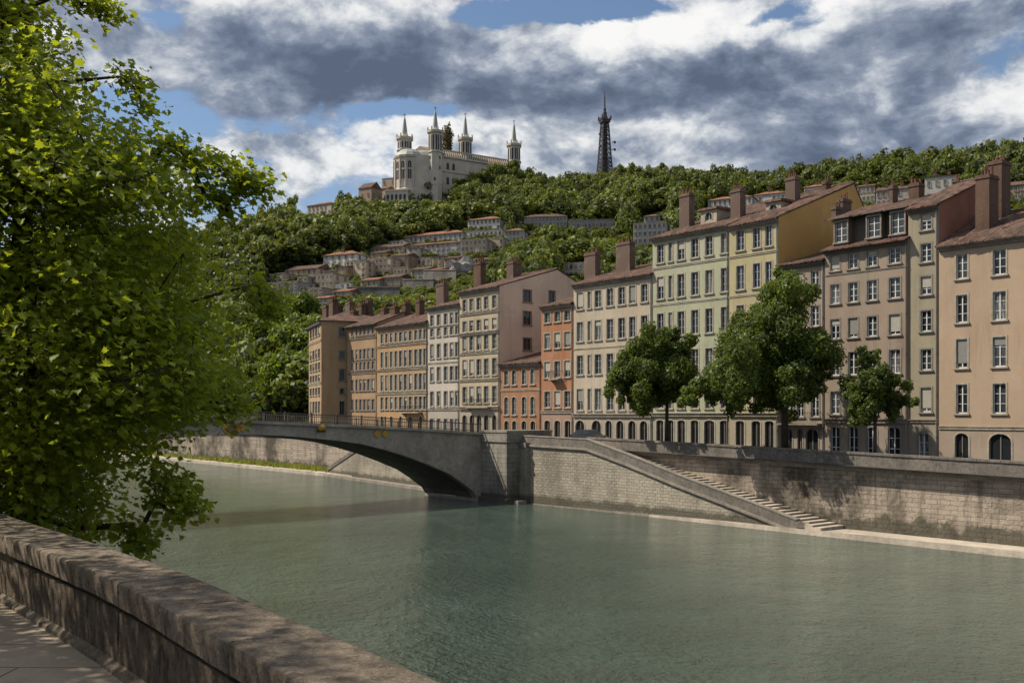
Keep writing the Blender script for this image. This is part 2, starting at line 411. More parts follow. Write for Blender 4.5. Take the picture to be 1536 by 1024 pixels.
_win = {}
def win_meshes(w, h, sash, pane, trim, arch, sill, lite):
    key = (round(w, 1), round(h, 1), sash, pane, trim, round(arch, 2), sill, lite)
    if key in _win: return _win[key]
    a = w / 2; f = 0.13
    s = MB()
    if not arch:
        s.box(-a - f, -a + 0.004, -0.035, 0.05, 0, h + f); s.box(a - 0.004, a + f, -0.035, 0.05, 0, h + f); s.box(-a + 0.004, a - 0.004, -0.035, 0.05, h - 0.004, h + f)
    else:
        r = a; rise = r * arch; zc = h - rise; n = 10
        s.box(-a - f, -a + 0.004, -0.035, 0.05, 0, zc); s.box(a - 0.004, a + f, -0.035, 0.05, 0, zc)
        for i in range(n):
            t0, t1 = math.pi * i / n, math.pi * (i + 1) / n
            p = lambda t, e: (-(r + e) * math.cos(t), zc + (rise + e) * math.sin(t))
            A, B, C, E = p(t0, -0.004), p(t1, -0.004), p(t1, f), p(t0, f)
            s.hexa([(A[0], -0.035, A[1]), (E[0], -0.035, E[1]), (C[0], -0.035, C[1]), (B[0], -0.035, B[1])],
                   [(A[0], 0.05, A[1]), (E[0], 0.05, E[1]), (C[0], 0.05, C[1]), (B[0], 0.05, B[1])])
    if sill: s.box(-a - f - 0.07, a + f + 0.07, -0.14, 0.10, -0.12, 0.0)
    y0 = 0.13
    g = MB(); b = 0.06
    g.box(-a, -a + b, y0, y0 + 0.06, 0.005, h); g.box(a - b, a, y0, y0 + 0.06, 0.005, h)
    g.box(-a + b, a - b, y0, y0 + 0.06, 0.005, 0.09); g.box(-a + b, a - b, y0, y0 + 0.06, h - b, h)
    g.box(-0.04, 0.04, y0 - 0.01, y0 + 0.05, 0.09, h - b)
    if lite:
        for k in range(1, 3):
            zz = h * k / 3
            g.box(-a + b, -0.04, y0 + 0.008, y0 + 0.045, zz - 0.018, zz + 0.018); g.box(0.04, a - b, y0 + 0.008, y0 + 0.045, zz - 0.018, zz + 0.018)
    p = MB(); p.box(-a + 0.01, a - 0.01, y0 + 0.052, y0 + 0.075, 0.02, h - 0.01)
    def mk(mb, nm, mm):
        me = bpy.data.meshes.new(nm); me.from_pydata(mb.v, [], mb.f); me.materials.append(mm); me.update(); return me
    _win[key] = (mk(s, 'window', M[trim]), mk(g, 'sash', M[sash]), mk(p, 'pane', M['pane'][pane]))
    return _win[key]

def window(parent, x, y, z, w, h, rotz=0, sash='white', trim='trim', arch=0.0, sill=True, lite=True, pane=None, name='window'):
    if pane is None: pane = random.choices((0, 1, 2), (6, 3, 2))[0]
    ms = win_meshes(w, h, sash, pane, trim, arch, sill, lite)
    o = link(name, ms[0], parent, (x, y, z), rotz)
    # cached meshes are rounded to 10 cm: fit them to this opening
    link('sash', ms[1], o); link('pane', ms[2], o)
    if arch == 0 and abs(y) < .01 and random.random() < .22:
        f = random.choice((.25, .4, .55, .8)); key = ('blind', round(w, 1), round(h, 1), f)
        if key not in _win:
            b = MB(); n = max(3, int(h * f / .09))
            for i in range(n): z0 = h - .06 - h * f * (i + 1) / n; b.box(-w / 2 + .01, w / 2 - .01, .085, .118, z0 + .008, z0 + h * f / n)
            me = bpy.data.meshes.new('blind'); me.from_pydata(b.v, [], b.f); me.materials.append(M[random.choice(('blind', 'blind2'))]); me.update(); _win[key] = me
        link('blind', _win[key], o)
    return o

def corrug(mb, x0, x1, A, B, m=0, pitch=0.26, amp=0.045, thick=0.10):
    """sheet of half-round tiles between the eave line A=(y,z) and the ridge line B=(y,z)"""
    n = max(4, int((x1 - x0) / pitch)); seg = 4
    xs = np.linspace(x0, x1, n * seg + 1)
    off = amp * np.abs(np.sin(np.pi * np.arange(len(xs)) / seg))
    jit = 0.03 * np.repeat(rng.standard_normal(n + 1), seg)[:len(xs)]
    for i in range(len(xs) - 1):
        a, b = xs[i], xs[i + 1]
        mb.poly([(a, A[0] - jit[i], A[1] + off[i]), (b, A[0] - jit[i], A[1] + off[i + 1]), (b, B[0], B[1] + off[i + 1]), (a, B[0], B[1] + off[i])], m)
        mb.poly([(a, A[0] - jit[i], A[1] - thick), (b, A[0] - jit[i], A[1] - thick), (b, A[0] - jit[i], A[1] + off[i + 1]), (a, A[0] - jit[i], A[1] + off[i])], m)
    mb.poly([(x0, A[0], A[1] - thick), (x0, B[0], B[1] - thick), (x1, B[0], B[1] - thick), (x1, A[0], A[1] - thick)], m)
    for x in (x0, x1):
        mb.poly([(x, A[0], A[1] - thick), (x, A[0], A[1] + .02), (x, B[0], B[1] + .02), (x, B[0], B[1] - thick)], m)

def chimney(root, fr, px0, px1, py_top, y, zroof, brick=False, dep=0.9, pots=4, y_tall=None):
    Yc = fr.Y(fr.x_at(px0, y), y); px1 = max(px0 + 6, px1 - .72 * dep * F / Yc)
    x0, x1 = fr.x_at(px0, y), fr.x_at(px1, y)
    zt = fr.z_at((px0 + px1) / 2, py_top, y)
    pz = 0.45; zt -= pz
    c = MB(); w = x1 - x0
    xa = (x0 + x1) / 2
    c.box(-w / 2, w / 2, -dep / 2, dep / 2, 0, zt - zroof - 0.32)
    c.box(-w / 2 - .07, w / 2 + .07, -dep / 2 - .07, dep / 2 + .07, zt - zroof - 0.32, zt - zroof - 0.14)
    c.box(-w / 2 - .02, w / 2 + .02, -dep / 2 - .02, dep / 2 + .02, zt - zroof - 0.14, zt - zroof)
    o = c.build('chimney', M['brick'] if brick else M['rend'], root, (xa, y, zroof))
    for i in range(pots):
        p = MB(); hx = -w / 2 + w * (i + 0.5) / pots; r = min(0.17, w / pots * 0.42); hh = pz * random.uniform(.75, 1.5)
        p.lathe((0, 0, 0), [(r * 1.05, 0), (r * .9, hh * .8), (r * 1.1, hh * .85), (r * 1.05, hh), (r * .7, hh), (r * .65, hh - .1), (0, hh - .1)], 8)
        p.build('chimney_pot', M['pot'], o, (hx, random.uniform(-.15, .15), zt - zroof))
    return o

ztop = lambda s: 6.8 - 0.0207 * (min(max(s, -90.0), 20.0) + 75.5)
zstreet = lambda s: ztop(s) - 1.0

def building(name, label, px0, px1, eave, colour, cols, rows, ref, t=78.0, depth=13.0, ridge=3.6, ridge_at=0.5, mats=None, sash='white', trim='trim',
             ground=None, belts=(), gable=None, chimneys=(), frame=None, width=None, tint=None, dirt=0.6, roof='gable', cornice=0.35, pipe=True, tile='tiles',
             arcs=None, winw=None, balconies=(), over=0.5, overr=0.12, gablemat=None, ndepth=0.24, group='old houses along the far quay'):
    if frame is None:
        s0, s1 = s_at(px0, t), s_at(px1, t)
        O = s0 * D + t * NN; fr = Frame(O, D); W = s1 - s0; zs = min(zstreet(s0), zstreet(s1))
    else: fr = frame; W = width; zs = 5.6
    root = thing(name, label, 'building', (fr.O[0], fr.O[1], 0), fr.ang, group)
    soften = lambda c: tuple(.82 * a + .18 * b for a, b in zip(c, (.37, .30, .235))) if c else None
    colour, tint = soften(colour), soften(tint)
    wallm = plaster(name + '_plaster', colour, dirt, tint)
    gm = plaster(name + '_gable_plaster', gablemat, 0.5) if gablemat else wallm
    zb = zs - 1.2; ze = fr.z_at(*eave)
    ops = []; wins = []
    for (ya, yb) in rows:
        za, zc = fr.z_at(ref, yb), fr.z_at(ref, ya)
        for c in cols:
            px, wpx = c if isinstance(c, tuple) else (c, winw)
            w = fr.x_at(px + wpx / 2) - fr.x_at(px - wpx / 2)
            w = round(w, 1); h = round(zc - za, 1); x = fr.x_at(px)
            ops.append((x, za, w, h, arcs or 0)); wins.append((x, za, w, h, arcs or 0, 'window'))
    if ground:
        (ya, gcols, garch, gname) = ground
        for c in gcols:
            px, wpx = c[0], c[1]
            w = round(fr.x_at(px + wpx / 2) - fr.x_at(px - wpx / 2), 1); x = fr.x_at(px)
            top = fr.z_at(ref, c[2] if len(c) > 2 else ya); h = round(top - zs, 1)
            ops.append((x, zs, w, h, garch)); wins.append((x, zs, w, h, garch, gname))
    wl = MB()
    wl.T = lambda x, y, z: (x, y, z)
    near_ = [q[0] for q in belts if ground and abs(q[0] - ground[0]) < 25]; zbase = fr.z_at(ref, near_[0]) if near_ else None
    facade(wl, W, zb, ze, ops, ndepth, 0, zbase)
    gops = []
    if gable:
        for px, wpx, ya, yb in gable:
            y = fr.y_at(px, W); yy0, yy1 = fr.y_at(px - wpx / 2, W), fr.y_at(px + wpx / 2, W)
            Yd = fr.Y(W, y); za, zc = EYE + (HY - yb) / F * Yd, EYE + (HY - ya) / F * Yd
            gops.append((y, za, round(yy1 - yy0, 1), round(zc - za, 1), 0))
    zr = ze + ridge; yr = depth * ridge_at
    gz = lambda y: ze + (ridge * (y / yr) if y <= yr else ridge * (depth - y) / (depth - yr))
    gtop = max([ze - 0.01] + [g[1] + g[3] + 0.3 for g in gops if g[1] + g[3] < gz(g[0]) - .3 and g[1] + g[3] + .3 > ze])
    gtop = ze
    wl.T = lambda x, y, z: (W - y, x, z)
    facade(wl, depth, zb, gtop, [g for g in gops], 0.22, 1)
    if roof in ('gable', 'mansard') : wl.poly([(0, 0, ze), (depth, 0, ze), (yr, 0, zr - .05)], 1)
    wl.T = None
    wl.poly([(0, 0, zb), (0, 0, ze), (0, depth, ze), (0, depth, zb)], 1)
    if roof in ('gable', 'mansard'): wl.poly([(0, 0, ze), (0, yr, zr - .05), (0, depth, ze)], 1)
    wl.poly([(0, depth, zb), (0, depth, ze), (W, depth, ze), (W, depth, zb)])
    wl.build('wall', [wallm, gm, plaster(name + '_stone_base', tuple(.45 * a + .55 * b for a, b in zip(colour, (.27, .235, .20))), .7)], root)
    for (x, z, w, h, ar, nm) in wins:
        if nm == 'arch': 
            o = window(root, x, 0, z, w, h, 0, 'brownsash', trim, ar, False, False, 0, 'shop_opening')
        else: window(root, x, 0, z, w, h, 0, sash, trim, ar, nm == 'window', True, None, 'window')
    for (y, z, w, h, _) in gops: window(root, W, y, z, w, h, math.pi / 2, 'brownsash', 'trimdark', 0, True, False, 0)
    # roof
    rf = MB(); tm = M[tile]
    if roof == 'gable':
        sl = ridge / yr
        corrug(rf, -0.1, W + overr, (-over, ze + 0.12 - over * sl), (yr, zr + 0.12))
        sl2 = ridge / (depth - yr)
        corrug(rf, -0.1, W + overr, (depth + .4, ze + 0.12 - .4 * sl2), (yr, zr + 0.12))
        n = int(W / .45)
        for i in range(n): rf.tube((W * i / n - .05, yr, zr + .14 + .02 * (i % 2)), (W * (i + 1) / n + .02, yr, zr + .14), .14, .12, 6, cap=True)
        rfo = rf.build('roof', tm, root)
    elif roof == 'hip':
        i = min(W, depth) * .45
        hp = [(-over, -over), (W + over, -over), (W + over, depth + over), (-over, depth + over)]
        lo = [(a, b, ze + .05) for a, b in hp]
        A, B = (W / 2 - .1, min(depth * .35, i), zr), (W / 2 + .1, depth - i, zr)
        rf.poly([lo[0], lo[1], A]); rf.poly([lo[1], lo[2], B, A]); rf.poly([lo[2], lo[3], B]); rf.poly([lo[3], lo[0], A, B]); rf.poly(list(reversed(lo)))
        rf.build('roof', tm, root)
    # eave cornice
    cn = MB(); sl = ridge / yr if roof != 'hip' else 0
    zc_ = ze - over * sl + 0.0
    cn.box(-0.02, W - 0.02 + .0, -cornice, 0.0, ze - .34, ze - .2); cn.box(0, W - .02, -cornice * .55, 0.0, ze - .5, ze - .34)
    nb = int(W / .5)
    for i in range(nb): cn.box(W * (i + .3) / nb, W * (i + .65) / nb, -over * .9, 0.0, ze - .2, ze - .09)
    cn.build('cornice', M['soffit'] if trim == 'trimdark' else M['trimdark'], root)
    for b in belts:
        py, hh, pr = b
        z = fr.z_at(ref, py); bb = MB(); bb.box(0.01, W - .01, -pr, -0.002, z - hh / 2, z + hh / 2); bb.box(0.01, W - .01, -pr * 1.7, -0.002, z + hh / 2, z + hh / 2 + .06)
        bb.build('string_course', M[trim], root)
    if pipe:
        pp = MB(); pp.tube((W - .16, -.09, zb), (W - .16, -.09, ze - .35), .055, n=6)
        for k in range(4): pp.tube((W - .16, -.09, zs + 2 + 3.4 * k), (W - .16, -.09, zs + 2.1 + 3.4 * k), .075, n=6)
        pp.build('downpipe', M['lead'], root)
    for (p0, p1, py, y, kw) in chimneys:
        yy = min(y, yr * 2 - y) if roof == 'gable' else y
        zr_ = ze + ridge * min(1, y / yr) - .3 if y <= yr else ze + ridge * (depth - y) / (depth - yr) - .3
        chimney(root, fr, p0, p1, py, y, max(zr_, ze - .3), **kw)
    for (p0, p1, py, hh) in balconies:
        x0, x1 = fr.x_at(p0), fr.x_at(p1); z = fr.z_at(ref, py)
        b = MB(); b.box(x0, x1, -.75, -.002, z - .14, z, 0)
        for x in (x0 + .25, x1 - .25): b.hexa([(x - .1, -.01, z - .6), (x + .1, -.01, z - .6), (x + .1, -.005, z - .14), (x - .1, -.005, z - .14)], [(x - .1, -.15, z - .5), (x + .1, -.15, z - .5), (x + .1, -.6, z - .14), (x - .1, -.6, z - .14)])
        bo = b.build('balcony', M[trim], root)
        r = MB(); r.box(x0, x1, -.74, -.70, z + hh - .04, z + hh); r.box(x0, x0 + .04, -.70, -.01, z + hh - .04, z + hh); r.box(x1 - .04, x1, -.70, -.01, z + hh - .04, z + hh)
        k = int((x1 - x0) / .16)
        for i in range(k + 1): xx = x0 + .02 + (x1 - x0 - .04) * i / k; r.tube((xx, -.72, z), (xx, -.72, z + hh - .04), .014, n=4, cap=False)
        r.build('railing', M['iron'], bo)
    return root, fr, W, ze, zs

B = building
ga = 'arch'
# yellow corner house with its narrow end to the river
cA = pt(482, 620, 154)[:2]; eA = np.array([-.35, .937]); LA = 12.0
frA = Frame(cA + eA * LA, -eA)
rA = B('corner_house', 'tall ochre corner house, last in the row by the wooded bank, narrow windowed end', 0, 0, (482, 481), (0.33, 0.215, 0.115), [(466.3, 2.6), (470.3, 2.6), (474.4, 2.7), (478.7, 2.8)],
       [(487, 505), (525, 539), (545, 556), (563, 573), (582, 593), (602, 620)], 473, depth=14, ridge=2.2, frame=frA, width=LA, roof='hip', sash='greysash',
       gable=[(513, 9, 491, 505), (513, 8, 526, 539), (513, 8, 554, 571), (513, 6, 582, 591), (513, 7, 602, 622)],
       chimneys=[(497, 509, 446, 4.0, dict(brick=True, pots=3)), (487, 494, 456, 6.0, dict(brick=True, pots=2)), (522, 534, 450, 7.0, dict(pots=3)), (505, 515, 456, 9.0, dict(brick=True, pots=3))], pipe=False, belts=((514, .2, .08), (576, .2, .08)))
B('terrace_house', 'narrow brownish-ochre terrace house tucked between the ochre corner house and the orange-ochre terrace', 521, 565.5, (545, 487), (0.30, 0.19, 0.105), [(528.5, 3.2), (535, 3.2), (541, 3.4), (547, 3.4), (553, 3.6), (559.5, 3.6)],
  [(492, 503), (524, 539), (543, 555), (569, 586), (599, 615)], 540, t=78.15, depth=12, ridge=2.3, sash='greysash', trim='trimdark', belts=((508, .2, .1), (560, .2, .08)),
  chimneys=[(540, 547, 452, 5.0, dict(brick=True, pots=3)), (550, 559, 448, 6.0, dict(brick=True, pots=3)), (528, 536, 462, 3.5, dict(brick=True, pots=2))])
B('terrace_house', 'long orange-ochre terrace with ten window bays beside the white house', 565.5, 641, (575, 490), (0.37, 0.215, 0.095), [(573, 4), (580, 4), (587, 4.2), (594, 4.2), (601, 4.4), (608.3, 4.4), (615.6, 4.5), (624, 4.6), (631, 4.6), (637.3, 4.0)],
  [(499, 514), (527, 551), (562, 586), (595, 614)], 586, depth=12, ridge=2.2, sash='greysash', belts=((519, .2, .1), (555, .2, .1), (590, .25, .1)), ground=(624, [(573, 4), (587, 4), (601, 4), (615.6, 5), (631, 5)], 0.8, 'arch'),
  chimneys=[(590, 598, 455, 4.0, dict(brick=True, pots=3)), (606, 618, 450, 5.5, dict(brick=True, pots=4)), (627, 637, 446, 4.5, dict(brick=True, pots=3)), (574, 582, 458, 5.0, dict(brick=True, pots=3))], balconies=[(606, 634, 618, .9)])
B('town_house', 'white six-storey town house with five narrow bays', 641.5, 689, (665, 459), (0.44, 0.40, 0.355), [(648, 5), (658, 5.2), (668.5, 5.4), (677.5, 5.4), (685.2, 5)],
  [(470, 487), (491, 503), (515, 536), (550, 571), (587, 609)], 668.4, t=78.05, depth=12, ridge=1.6, sash='greysash', belts=((489, .12, .06), (544, .15, .06), (614, .2, .1)), dirt=.5,
  ground=(628, [(648, 5), (658, 5), (668.5, 5), (677.5, 5), (685, 5)], 0, 'door'), chimneys=[(658, 676, 421, 4.0, dict(pots=4))])
B('town_house', 'tall cream town house with ornate window heads and a bare pink gable', 689.5, 749.5, (749, 429), (0.395, 0.325, 0.225), [(697, 6), (707.4, 6), (718.2, 6.3), (729.3, 6.4), (741.6, 6.8)],
  [(446, 465), (480, 496), (503, 525), (538, 563), (580, 604)], 718, depth=17, ridge=2.95, ridge_at=.57, sash='greysash', gablemat=(0.60, 0.465, 0.365), overr=0.05,  # pink gable plaster, albedo raised to stand in for sunlight missing there
  belts=((470, .2, .12), (500, .25, .18), (530, .2, .1), (570, .22, .12), (612, .3, .22)), gable=[(791, 12, 436, 453), (791, 12, 468, 487.5), (791, 12, 507, 525), (828, 9, 437, 454)],
  ground=(622, [(697, 7), (708, 7), (718.5, 7), (729.5, 7), (741.6, 7)], 0.9, 'arch'), chimneys=[(714, 732, 389, 4.0, dict(pots=5, brick=True)), (766, 787, 388, 7.0, dict(pots=4, dep=1.4))], balconies=[(704, 738, 610, 1.0)])
B('town_house', 'low orange three-storey house with arched windows below the pink gable', 750, 811.5, (780, 544.5), (0.26, 0.112, 0.05), [(759.5, 6), (771, 6), (786, 6.4), (799, 6.6)],
  [(555, 577), (595.5, 622)], 771, t=78.1, depth=13, ridge=3.0, ridge_at=.9, arcs=.7, sash='greysash', trim='trim', belts=((586, .12, .06),),
  ground=(631, [(760, 7), (771.5, 6), (786, 7), (799.5, 7)], 0.8, 'arch'))
B('town_house', 'narrow deep-orange house three windows wide beside the arcaded beige building', 812, 860, (836, 457), (0.30, 0.118, 0.052), [(821, 8), (836, 8.4), (851, 8.8)],
  [(466.5, 482.5), (499, 522), (541, 566), (587, 611)], 836, depth=13, ridge=1.8, sash='greysash', belts=((618, .25, .12),), ground=(630, [(821, 8), (836, 8.4), (851.5, 9)], .5, 'arch'),
  balconies=[(829, 844, 568, .9)])
B('town_house', 'beige five-storey house with a ground-floor arcade and two tall chimneys', 860.5, 978.5, (920, 418.5), (0.38, 0.325, 0.245), [(870, 9), (884, 4.5), (897, 9), (915, 9.3), (932.5, 9.5), (948.5, 9.6), (966.5, 9.8)],
  [(435, 461), (480, 510), (531, 561), (583, 615)], 897, t=77.95, depth=13, ridge=2.1, sash='greysash', belts=((623, .3, .2), (522, .1, .04)), ground=(630, [(870, 14), (894.5, 14), (913, 10), (930, 11), (948, 11), (965.5, 11.5)], .95, 'arch'), tint=(0.42, 0.37, 0.30),
  chimneys=[(880.5, 905, 374, 4.0, dict(pots=6)), (928, 957, 358, 4.2, dict(pots=7))])
B('town_house', 'pale green tall house with six window bays and a bracketed eave', 979, 1093.5, (1040, 346.5), (0.31, 0.335, 0.225), [(990.8, 9.6), (1005.7, 5.5), (1021.5, 10), (1042.3, 10.4), (1063.6, 11), (1088-1.5, 9.6)],
  [(355, 383), (405, 440), (463, 499), (522, 557), (580, 612)], 1063.5, depth=16.5, ridge=4.5, ridge_at=.76, sash='greysash', belts=((392, .14, .06), (450, .12, .05), (622, .3, .2)), tint=(0.31, 0.33, 0.25),
  ground=(631, [(990, 11), (1006, 9), (1022, 11), (1042, 12), (1064, 15), (1086, 12)], .4, 'arch'), chimneys=[(1023, 1047, 285, 3.6, dict(pots=6))])
B('town_house', 'pale yellow tall house with a big bare mustard gable and a stone dormer', 1094, 1168, (1140, 330.5), (0.355, 0.32, 0.175), [(1110.5, 11.5), (1135, 11), (1153, 9.6)],
  [(355, 383), (405, 440), (463, 499), (522, 557), (580, 612)], 1063.5, t=77.9, depth=16.5, ridge=4.9, ridge_at=.76, sash='greysash', gablemat=(0.48, 0.29, 0.10), belts=((392, .14, .06), (450, .12, .05), (622, .3, .2)), overr=.05,
  ground=(631, [(1110, 13), (1134, 13), (1154, 13)], .4, 'arch'), chimneys=[(1100, 1124, 278, 3.6, dict(pots=6)), (1182, 1206, 260, 7.4, dict(pots=5)), (1237, 1252, 266, 11.5, dict(pots=2, brick=True))])
B('town_house', 'low grey-pink house behind the big dark tree, with a first-floor balcony', 1168.5, 1237, (1222, 391), (0.27, 0.22, 0.17), [(1184, 11), (1200.5, 10.5), (1222.5, 12)],
  [(406, 435), (459, 489), (513, 541), (586, 625)], 1222, t=78.1, depth=13, ridge=3.0, ridge_at=.85, sash='white', trim='trimdark', belts=((637, .2, .12),), balconies=[(1171, 1233, 635, 1.0)],
  ground=(643, [(1182, 12), (1218, 18), (1200, 7)], .8, 'arch'))
# mauve house with dormers
rJ, frJ, WJ, zeJ, zsJ = B('town_house', 'mauve-grey house with three dark dormers under its upper roof', 1237.5, 1362, (1300, 366), (0.245, 0.185, 0.145), [(1252.6, 13.5), (1279.5, 14), (1308, 15), (1342, 16.5)],
  [(372, 395), (417, 447), (471, 502), (525, 560), (586, 621)], 1342, depth=13, ridge=3.0, roof='none', sash='white', trim='trimdark', tint=(0.225, 0.21, 0.15), belts=((402, .08, .04), (632, .3, .15)),
  ground=(640, [(1253, 14), (1280, 14), (1308, 15), (1341, 18)], .6, 'door'))
def mauve_attic():
    W, ze, fr = WJ, zeJ, frJ
    a = MB(); corrug(a, -.15, W + .12, (-.65, ze - .12), (1.5, ze + .62)); a.build('lower_roof', M['tiles'], rJ)
    w = MB(); w.box(0.02, W - .02, 1.35, 12.9, ze - .4, ze + 2.75); w.build('attic_wall', M['soffit'], rJ)
    u = MB(); zu = ze + 2.72
    corrug(u, -.2, W + .15, (.25, zu), (6.8, zu + 2.1)); corrug(u, -.2, W + .15, (13.4, zu), (6.8, zu + 2.1))
    for x in (0.0, W): u.poly([(x, .9, zu - .1), (x, 6.8, zu + 2.0), (x, 13, zu - .1)])
    u.build('roof', M['tiles'], rJ)
    for px, ww in ((1261, 22), (1310, 20), (1346, 24)):
        x0, x1 = fr.x_at(px - ww / 2, .3), fr.x_at(px + ww / 2, .3); xc = (x0 + x1) / 2; wd = x1 - x0
        d = MB(); h = 2.3
        facade(d, wd, 0, h, [(wd / 2, .25, 1.2, 1.75, 0)], .2)
        d.poly([(0, 0, 0), (0, 0, h), (0, 2.2, h), (0, 2.2, 0)]); d.poly([(wd, 0, 0), (wd, 2.2, 0), (wd, 2.2, h), (wd, 0, h)])
        d.hexa([(-.25, -.3, h + .02), (wd + .25, -.3, h + .02), (wd + .25, 2.3, h + .18), (-.25, 2.3, h + .18)], [(-.25, -.3, h + .12), (wd + .25, -.3, h + .12), (wd + .25, 2.3, h + .42), (-.25, 2.3, h + .42)])
        o = d.build('dormer', M['soffit'], rJ, (x0, .35, ze + .3))
        for n_, mm in zip(('window', 'sash', 'pane'), win_meshes(1.2, 1.8, 'white', 1, 'trimdark', 0, True, True)):
            link(n_, mm, o, (wd / 2, 0, .25))
    chimney(rJ, fr, 1252, 1272, 303, 2.6, zu + .3, dep=1.1, pots=3); chimney(rJ, fr, 1262, 1287, 292, 4.4, zu + 1.0, dep=1.4, pots=4)
    chimney(rJ, fr, 1337, 1353, 272, 5.0, zu + 1.2, pots=3)
mauve_attic()
B('town_house', 'narrow greenish-grey house one window wide with a dull red side wall', 1362.5, 1408, (1389, 309), (0.25, 0.225, 0.16), [(1389, 15)],
  [(321, 345), (366, 393), (414, 442), (466, 497), (523, 555), (581, 618)], 1389, t=78.15, depth=13, ridge=3.3, ridge_at=.65, sash='white', trim='trimdark', gablemat=(0.27, 0.13, 0.095), belts=((632, .2, .1),),
  ground=(650, [(1385, 16)], .3, 'door'), chimneys=[(1367, 1393, 268, 5.5, dict(brick=True, pots=3)), (1433, 1452, 262, 8.8, dict(brick=True, pots=3))])
B('town_house', 'tan house at the right end with wide stone-framed windows and a great brick chimney', 1408.5, 1640, (1405, 369), (0.36, 0.262, 0.185), [(1442.7, 17.5), (1499, 19), (1562, 21), (1618, 21)],
  [(383, 418), (442, 484), (509, 552), (577, 620)], 1442.7, t=77.85, depth=13, ridge=3.0, sash='white', trim='trim', belts=((642, .2, .08),), dirt=.45, tint=(0.33, 0.25, 0.17),
  ground=(650, [(1442.5, 20), (1500, 34), (1570, 22)], .75, 'arch'), chimneys=[(1470, 1512, 256, 3.0, dict(brick=True, dep=1.6, pots=4)), (1489, 1530, 235, 5.6, dict(brick=True, dep=1.6, pots=4))])
# stone dormer on the pale houses' roof
def roof_dormers():
    fr = Frame(s_at(979, 78) * D + 78 * NN, D)
    for px, py0, py1, ww, y in ((1063, 333, 315, 24, 3.0), (1160, 322, 303, 22, 4.6)):
        root = [o for o in COL.objects if o.name.startswith('town_house') and 'pale' in o.get('label', '')][0 if px < 1100 else 1]
        f2 = Frame(np.array(root.location[:2]), D)
        x0, x1 = f2.x_at(px - ww / 2, y), f2.x_at(px + ww / 2, y); z0, z1 = f2.z_at(px, py0, y), f2.z_at(px, py1, y); wd = x1 - x0; h = z1 - z0
        d = MB(); facade(d, wd, -1.2, h, [(wd / 2, .15, .9, h - .4, .9)], .2)
        d.poly([(0, 0, -1.2), (0, 0, h), (0, 4, h), (0, 4, -1.2)]); d.poly([(wd, 0, -1.2), (wd, 4, -1.2), (wd, 4, h), (wd, 0, h)])
        d.hexa([(-.2, -.25, h), (wd + .2, -.25, h), (wd + .2, 4, h), (-.2, 4, h)], [(-.1, -.15, h + .25), (wd + .1, -.15, h + .25), (wd + .1, 4, h + .4), (-.1, 4, h + .4)], 1)
        o = d.build('dormer', [M['trim'], M['tiles']], root, (x0, y, z0))
        for n_, mm in zip(('window', 'sash', 'pane'), win_meshes(.9, max(.8, h - .4), 'greysash', 1, 'trim', .9, False, False)): link(n_, mm, o, (wd / 2, 0, .15))
roof_dormers()

# ------------------------------------------------------------------ setting: ground, water, street, hill
def water_mat():
    m, t, b = mat('green_river_water', 0.055, 0.5)
    b.inputs['IOR'].default_value = 1.33
    o = t.obj()
    n = t.noise(o, 0.03, 4)
    t.set(b.inputs['Base Color'], t.mix(n, (0.052, 0.083, 0.062), (0.078, 0.116, 0.092)))
    w0 = t.noise(t.obj((.6, 1.0, 1)), 0.5, 3, 0.5, 0.3); w1 = t.noise(t.obj((0.9, 1.8, 1)), 2.0, 4, 0.62, 0.4); w2 = t.noise(t.obj((1.1, 1.5, 1)), 5.0, 3, 0.6, 0.3); w3 = t.noise(o, 0.10, 4, 0.6)
    h = t.math('ADD', t.math('MULTIPLY', w0, 1.3), t.math('ADD', t.math('MULTIPLY', w1, 1.5), t.math('MULTIPLY', w2, 0.55)))
    calm = t.maprange(w3, 0.35, 0.65, 0.55, 1.1)
    t.set(b.inputs['Normal'], t.bump(t.math('MULTIPLY', h, calm), 1.0, 0.95))
    return m
w = MB(); w.poly([(-1500, -20, 0), (900, -20, 0), (900, 80, 0), (-1500, 80, 0)])
structure(w.build('river_water', water_mat(), None, (0, 0, 0), ANG))
def soil(name, a, b_, sc_=0.3, bump=.4):
    m, t, b = mat(name, .95, .1); o = t.obj()
    t.set(b.inputs['Base Color'], t.mix(t.ramp(t.noise(o, sc_, 7, .7), [(.35, 0.), (.65, 1.)]), a, b_))
    t.set(b.inputs['Normal'], t.bump(t.noise(o, sc_ * 12, 5, .7), bump, .1)); return m
g = MB(); g.poly([(-4000, -4000, -3), (4000, -4000, -3), (4000, 6000, -3), (-4000, 6000, -3)])
structure(g.build('ground', soil('riverbed_earth', (.06, .055, .04), (.10, .09, .065)), None))
# near bank behind and left of the camera
nb = MB(); nb.poly([(-1500, -600, 7.1), (900, -600, 7.1), (900, -3, 7.1), (-1500, -3, 7.1)]); nb.poly([(-1500, -3, 7.1), (900, -3, 7.1), (900, -3, -2), (-1500, -3, -2)])
nb.v = [(x, y, z - .2 if z > 5 else z) for x, y, z in nb.v]
structure(nb.build('near_street', soil('near_street_asphalt', (.05, .05, .05), (.075, .07, .065), 1.0), None, (0, 0, 0), ANG))
nl = MB(); nl.box(-1500, 900, 2.3, 7.5, -2, 1.2); structure(nl.build('lower_near_bank', soil('near_bank_earth', (.06, .06, .035), (.11, .10, .07)), None, (0, 0, 0), ANG))
